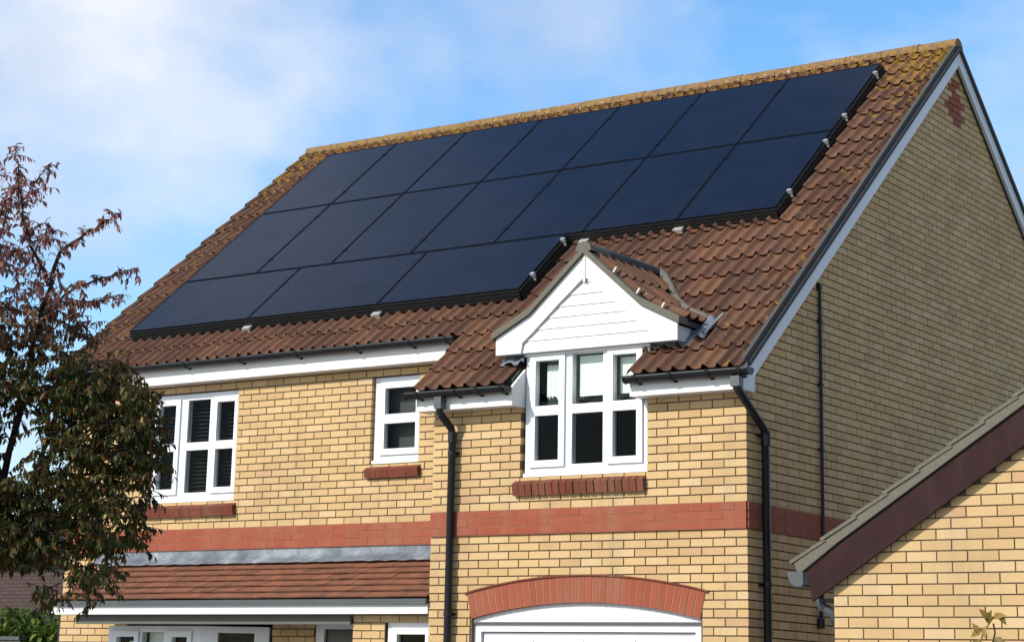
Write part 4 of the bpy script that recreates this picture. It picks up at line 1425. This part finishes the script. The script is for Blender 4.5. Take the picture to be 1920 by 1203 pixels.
limb([(-0.28, 2.45, 0), (0.5, 3.3, -.5), (0.8, 3.5, -.7)], .02, .004, 1)

ME_LEAF = []
for k in range(4):
    mb = MB()
    leaf_geom(mb, Vector((0, 0, 0)), Vector((1, 0.0, -0.05 * k)), Vector((0, 0, 1)), 1.0, 0.15 + 0.02 * k)
    ME_LEAF.append((mb, mb.mesh("leaf", 'leaf')))
LEAVES = []
def add_leaf(p, d, L):
    d = d.normalized()
    up = Vector((tr.uniform(-.6, .6), tr.uniform(-.6, .6), 1)).normalized()
    s = d.cross(up)
    if s.length < 1e-3: return
    s.normalize()
    nrm = s.cross(d)
    R = Matrix(((d.x, -s.x, nrm.x, p.x), (d.y, -s.y, nrm.y, p.y), (d.z, -s.z, nrm.z, p.z), (0, 0, 0, 1))) @ Matrix.Diagonal((L, L, L, 1))
    LEAVES.append((R, tr.randrange(4)))
def leaf_shoot(pts, step, L0, droop):
    for a, b in zip(pts, pts[1:]):
        n_ = max(1, int((b - a).length / step))
        t_ = (b - a).normalized()
        for k in range(n_):
            p = a.lerp(b, (k + tr.random()) / n_)
            side = Vector((tr.gauss(0, 1), tr.gauss(0, 1), tr.gauss(0, .5))).normalized()
            d = side * 0.75 + t_ * 0.55 + Vector((0, 0, -droop * tr.uniform(.4, 1.3)))
            add_leaf(p, d, L0 * tr.uniform(.65, 1.2))
branchmb = []
for pts, r0, r1, tw in limbs:
    # smooth the limb a little
    sm = []
    for a, b in zip(pts, pts[1:]):
        for k in range(3):
            sm.append(a.lerp(b, k / 3) + Vector((tr.uniform(-.012, .012), tr.uniform(-.012, .012), tr.uniform(-.012, .012))))
    sm.append(pts[-1])
    MB().tube(sm, r0 * 0.62, 6, True, r1 * 0.7).build("branch", 'bark', tree)
    thin = sm[len(sm) // 3:] if r0 > 0.025 else sm
    leaf_shoot(thin[len(thin) // 3:], 0.0070, 0.048, 0.7)
    # side twigs
twm = MB()
def twig(p, d, ln, dens=0.022, L0=0.048):
    ln *= TK
    q1 = p + d * ln * 0.5 + Vector((0, 0, -0.01))
    q2 = p + d * ln + Vector((0, 0, -ln * 0.28))
    twm.tube([p, q1, q2], 0.0035, 4, False, 0.0015)
    leaf_shoot([p, q1, q2], dens, L0, 0.8)
for pts, r0, r1, tw in limbs:
    for a, b in zip(pts, pts[1:]):
        n_ = max(1, int((b - a).length / (0.030 if a.z > 3.6 else 0.055)))
        for k in range(n_):
            p = a.lerp(b, (k + tr.random()) / n_)
            d = Vector((tr.gauss(0, 1), tr.gauss(0, 1), tr.gauss(0.1, .7))).normalized()
            hi = p.z > 3.75
            twig(p, d, tr.uniform(.08, .22) if hi else tr.uniform(.15, .36), 0.013 if hi else 0.012)
# dense lower crown: twigs through its volume, with gaps
def in_crown(u, h):
    if h > 5.35 or h < 2.42: return False
    if u < 0.50 and h < 2.75: return False
    if h > 5.1: rgt = 0.80
    elif h > 4.5: rgt = 1.18
    elif h > 4.3: rgt = 1.42
    elif h > 3.4: rgt = 1.66
    elif h > 3.0: rgt = 1.42
    elif h > 2.6: rgt = 1.22
    else: rgt = 1.02
    return -1.5 < u < rgt
gaps = [((0.95, 5.0), 0.28), ((0.30, 4.1), 0.22), ((0.22, 3.78), 0.26), ((0.05, 3.95), 0.13), ((0.80, 4.02), 0.13), ((0.72, 3.72), 0.13), ((0.42, 4.75), 0.12), ((0.75, 4.85), 0.12), ((1.15, 3.2), 0.12), ((0.62, 2.72), 0.16), ((0.78, 2.55), .14), ((1.05, 2.85), .12), ((0.0, 4.75), .06), ((.5, 3.88), .08), ((1.25, 3.55), .1)]
cnt = 0
while cnt < 2700:
    u, h = tr.uniform(-1.4, 1.55), tr.uniform(2.05, 5.35)
    if not in_crown(u, h): continue
    if any((u - c[0]) ** 2 + (h - c[1]) ** 2 < (r_ * 1.0) ** 2 for c, r_ in gaps): continue
    if h > 4.6 and tr.random() < 0.40: continue
    if h > 5.0 and tr.random() < 0.4: continue
    dd = tr.uniform(-.75, .75)
    a = tr.uniform(0, 2 * math.pi)
    d = (RH * math.cos(a) + DH * math.sin(a) * .8 + Vector((0, 0, tr.uniform(-.4, .5)))).normalized()
    p = tp(u, h, dd)
    twig(p - d * 0.07, d, tr.uniform(.18, .34), 0.0115, 0.053)
    cnt += 1
# looser twigs in the upper left of the crown
for k in range(270):
    u, h = tr.uniform(-1.0, 0.32), tr.uniform(5.2, 6.6)
    if u > 0.32 - (h - 5.2) * 0.12 or tr.random() < (h - 5.2) * 0.35: continue
    d = (RH * tr.uniform(-.3, 1) + DH * tr.uniform(-.6, .6) + Vector((0, 0, tr.uniform(-.2, .7)))).normalized()
    twig(tp(u, h, tr.uniform(-.6, .6)), d, tr.uniform(.16, .34), 0.015, 0.045)
twm.build("twigs", 'bark', tree, None, 'stuff')
order = sorted(range(len(LEAVES)), key=lambda i: (not in_view(LEAVES[i][0].translation), (LEAVES[i][0].translation - CP).length))
sel = set(order[:300])
crown = MB()
for i, (R, k) in enumerate(LEAVES):
    if i in sel: continue
    src = ME_LEAF[k][0]
    n0 = len(crown.v)
    crown.v += [tuple(R @ Vector(v_)) for v_ in src.v]
    crown.f += [tuple(q + n0 for q in f) for f in src.f]
    crown.sm += src.sm
crown = crown.build("crown", 'leaf', tree, "mass of drooping green brown and red leaves", 'stuff')
for i in sel:
    inst("leaf", ME_LEAF[LEAVES[i][1]][1], LEAVES[i][0], crown)

# ------------------------------------------------------------------ far left background
nb = thing("far_house", (-25, 15, 0), "distant house with dark red brick wall seen under the tree", "house")
MB().box(-34, -21.6, 14.2, 20, 0, 4.1).build("wall", 'far_tile', nb)
MB().prism([(-34.3, 13.9, 4.1), (-34.3, 17.1, 5.3), (-34.3, 20.3, 4.1), (-34.3, 20.3, 4.0), (-34.3, 13.9, 4.0)], (13.0, 0, 0)).build("roof", 'far_tile', nb)
hd = thing("hedge", (-16, 6.4, 0), "green hedge at the bottom left behind the house corner", "hedge")
hr = random.Random(3)
hm = MB()
for k in range(9000):
    p = Vector((hr.uniform(-18.5, -13.2), 6.3 + hr.uniform(-.45, .5), 0))
    p.z = hr.uniform(1.7, 2.40 + 0.12 * math.sin(p.x * 2.3) + 0.08 * math.sin(p.x * 5.1))
    leaf_geom(hm, p, Vector((hr.gauss(0, 1), hr.gauss(-.3, 1), hr.gauss(.1, .8))), Vector((0.1, 0.2, 1)), hr.uniform(.10, .18), 0.034)
hm.build("foliage", 'hedge_leaf', hd, None, 'stuff')
MB().box(-18.4, -13.3, 6.1, 6.6, 0.05, 1.9).build("stems", 'bark', hd)
fn = thing("garden_fence", (-16, 5.6, 0), "grey capped fence in front of the hedge at the bottom left", "fence")
MB().box(-18.5, -14.95, 5.56, 5.66, 2.115, 2.165).build("capping", 'grey_plastic', fn)
for k in range(24):
    MB().box(-18.5 + k * 0.148, -18.5 + k * 0.148 + 0.14, 5.59, 5.61, 0, 2.11).build("board", 'soffit', fn)
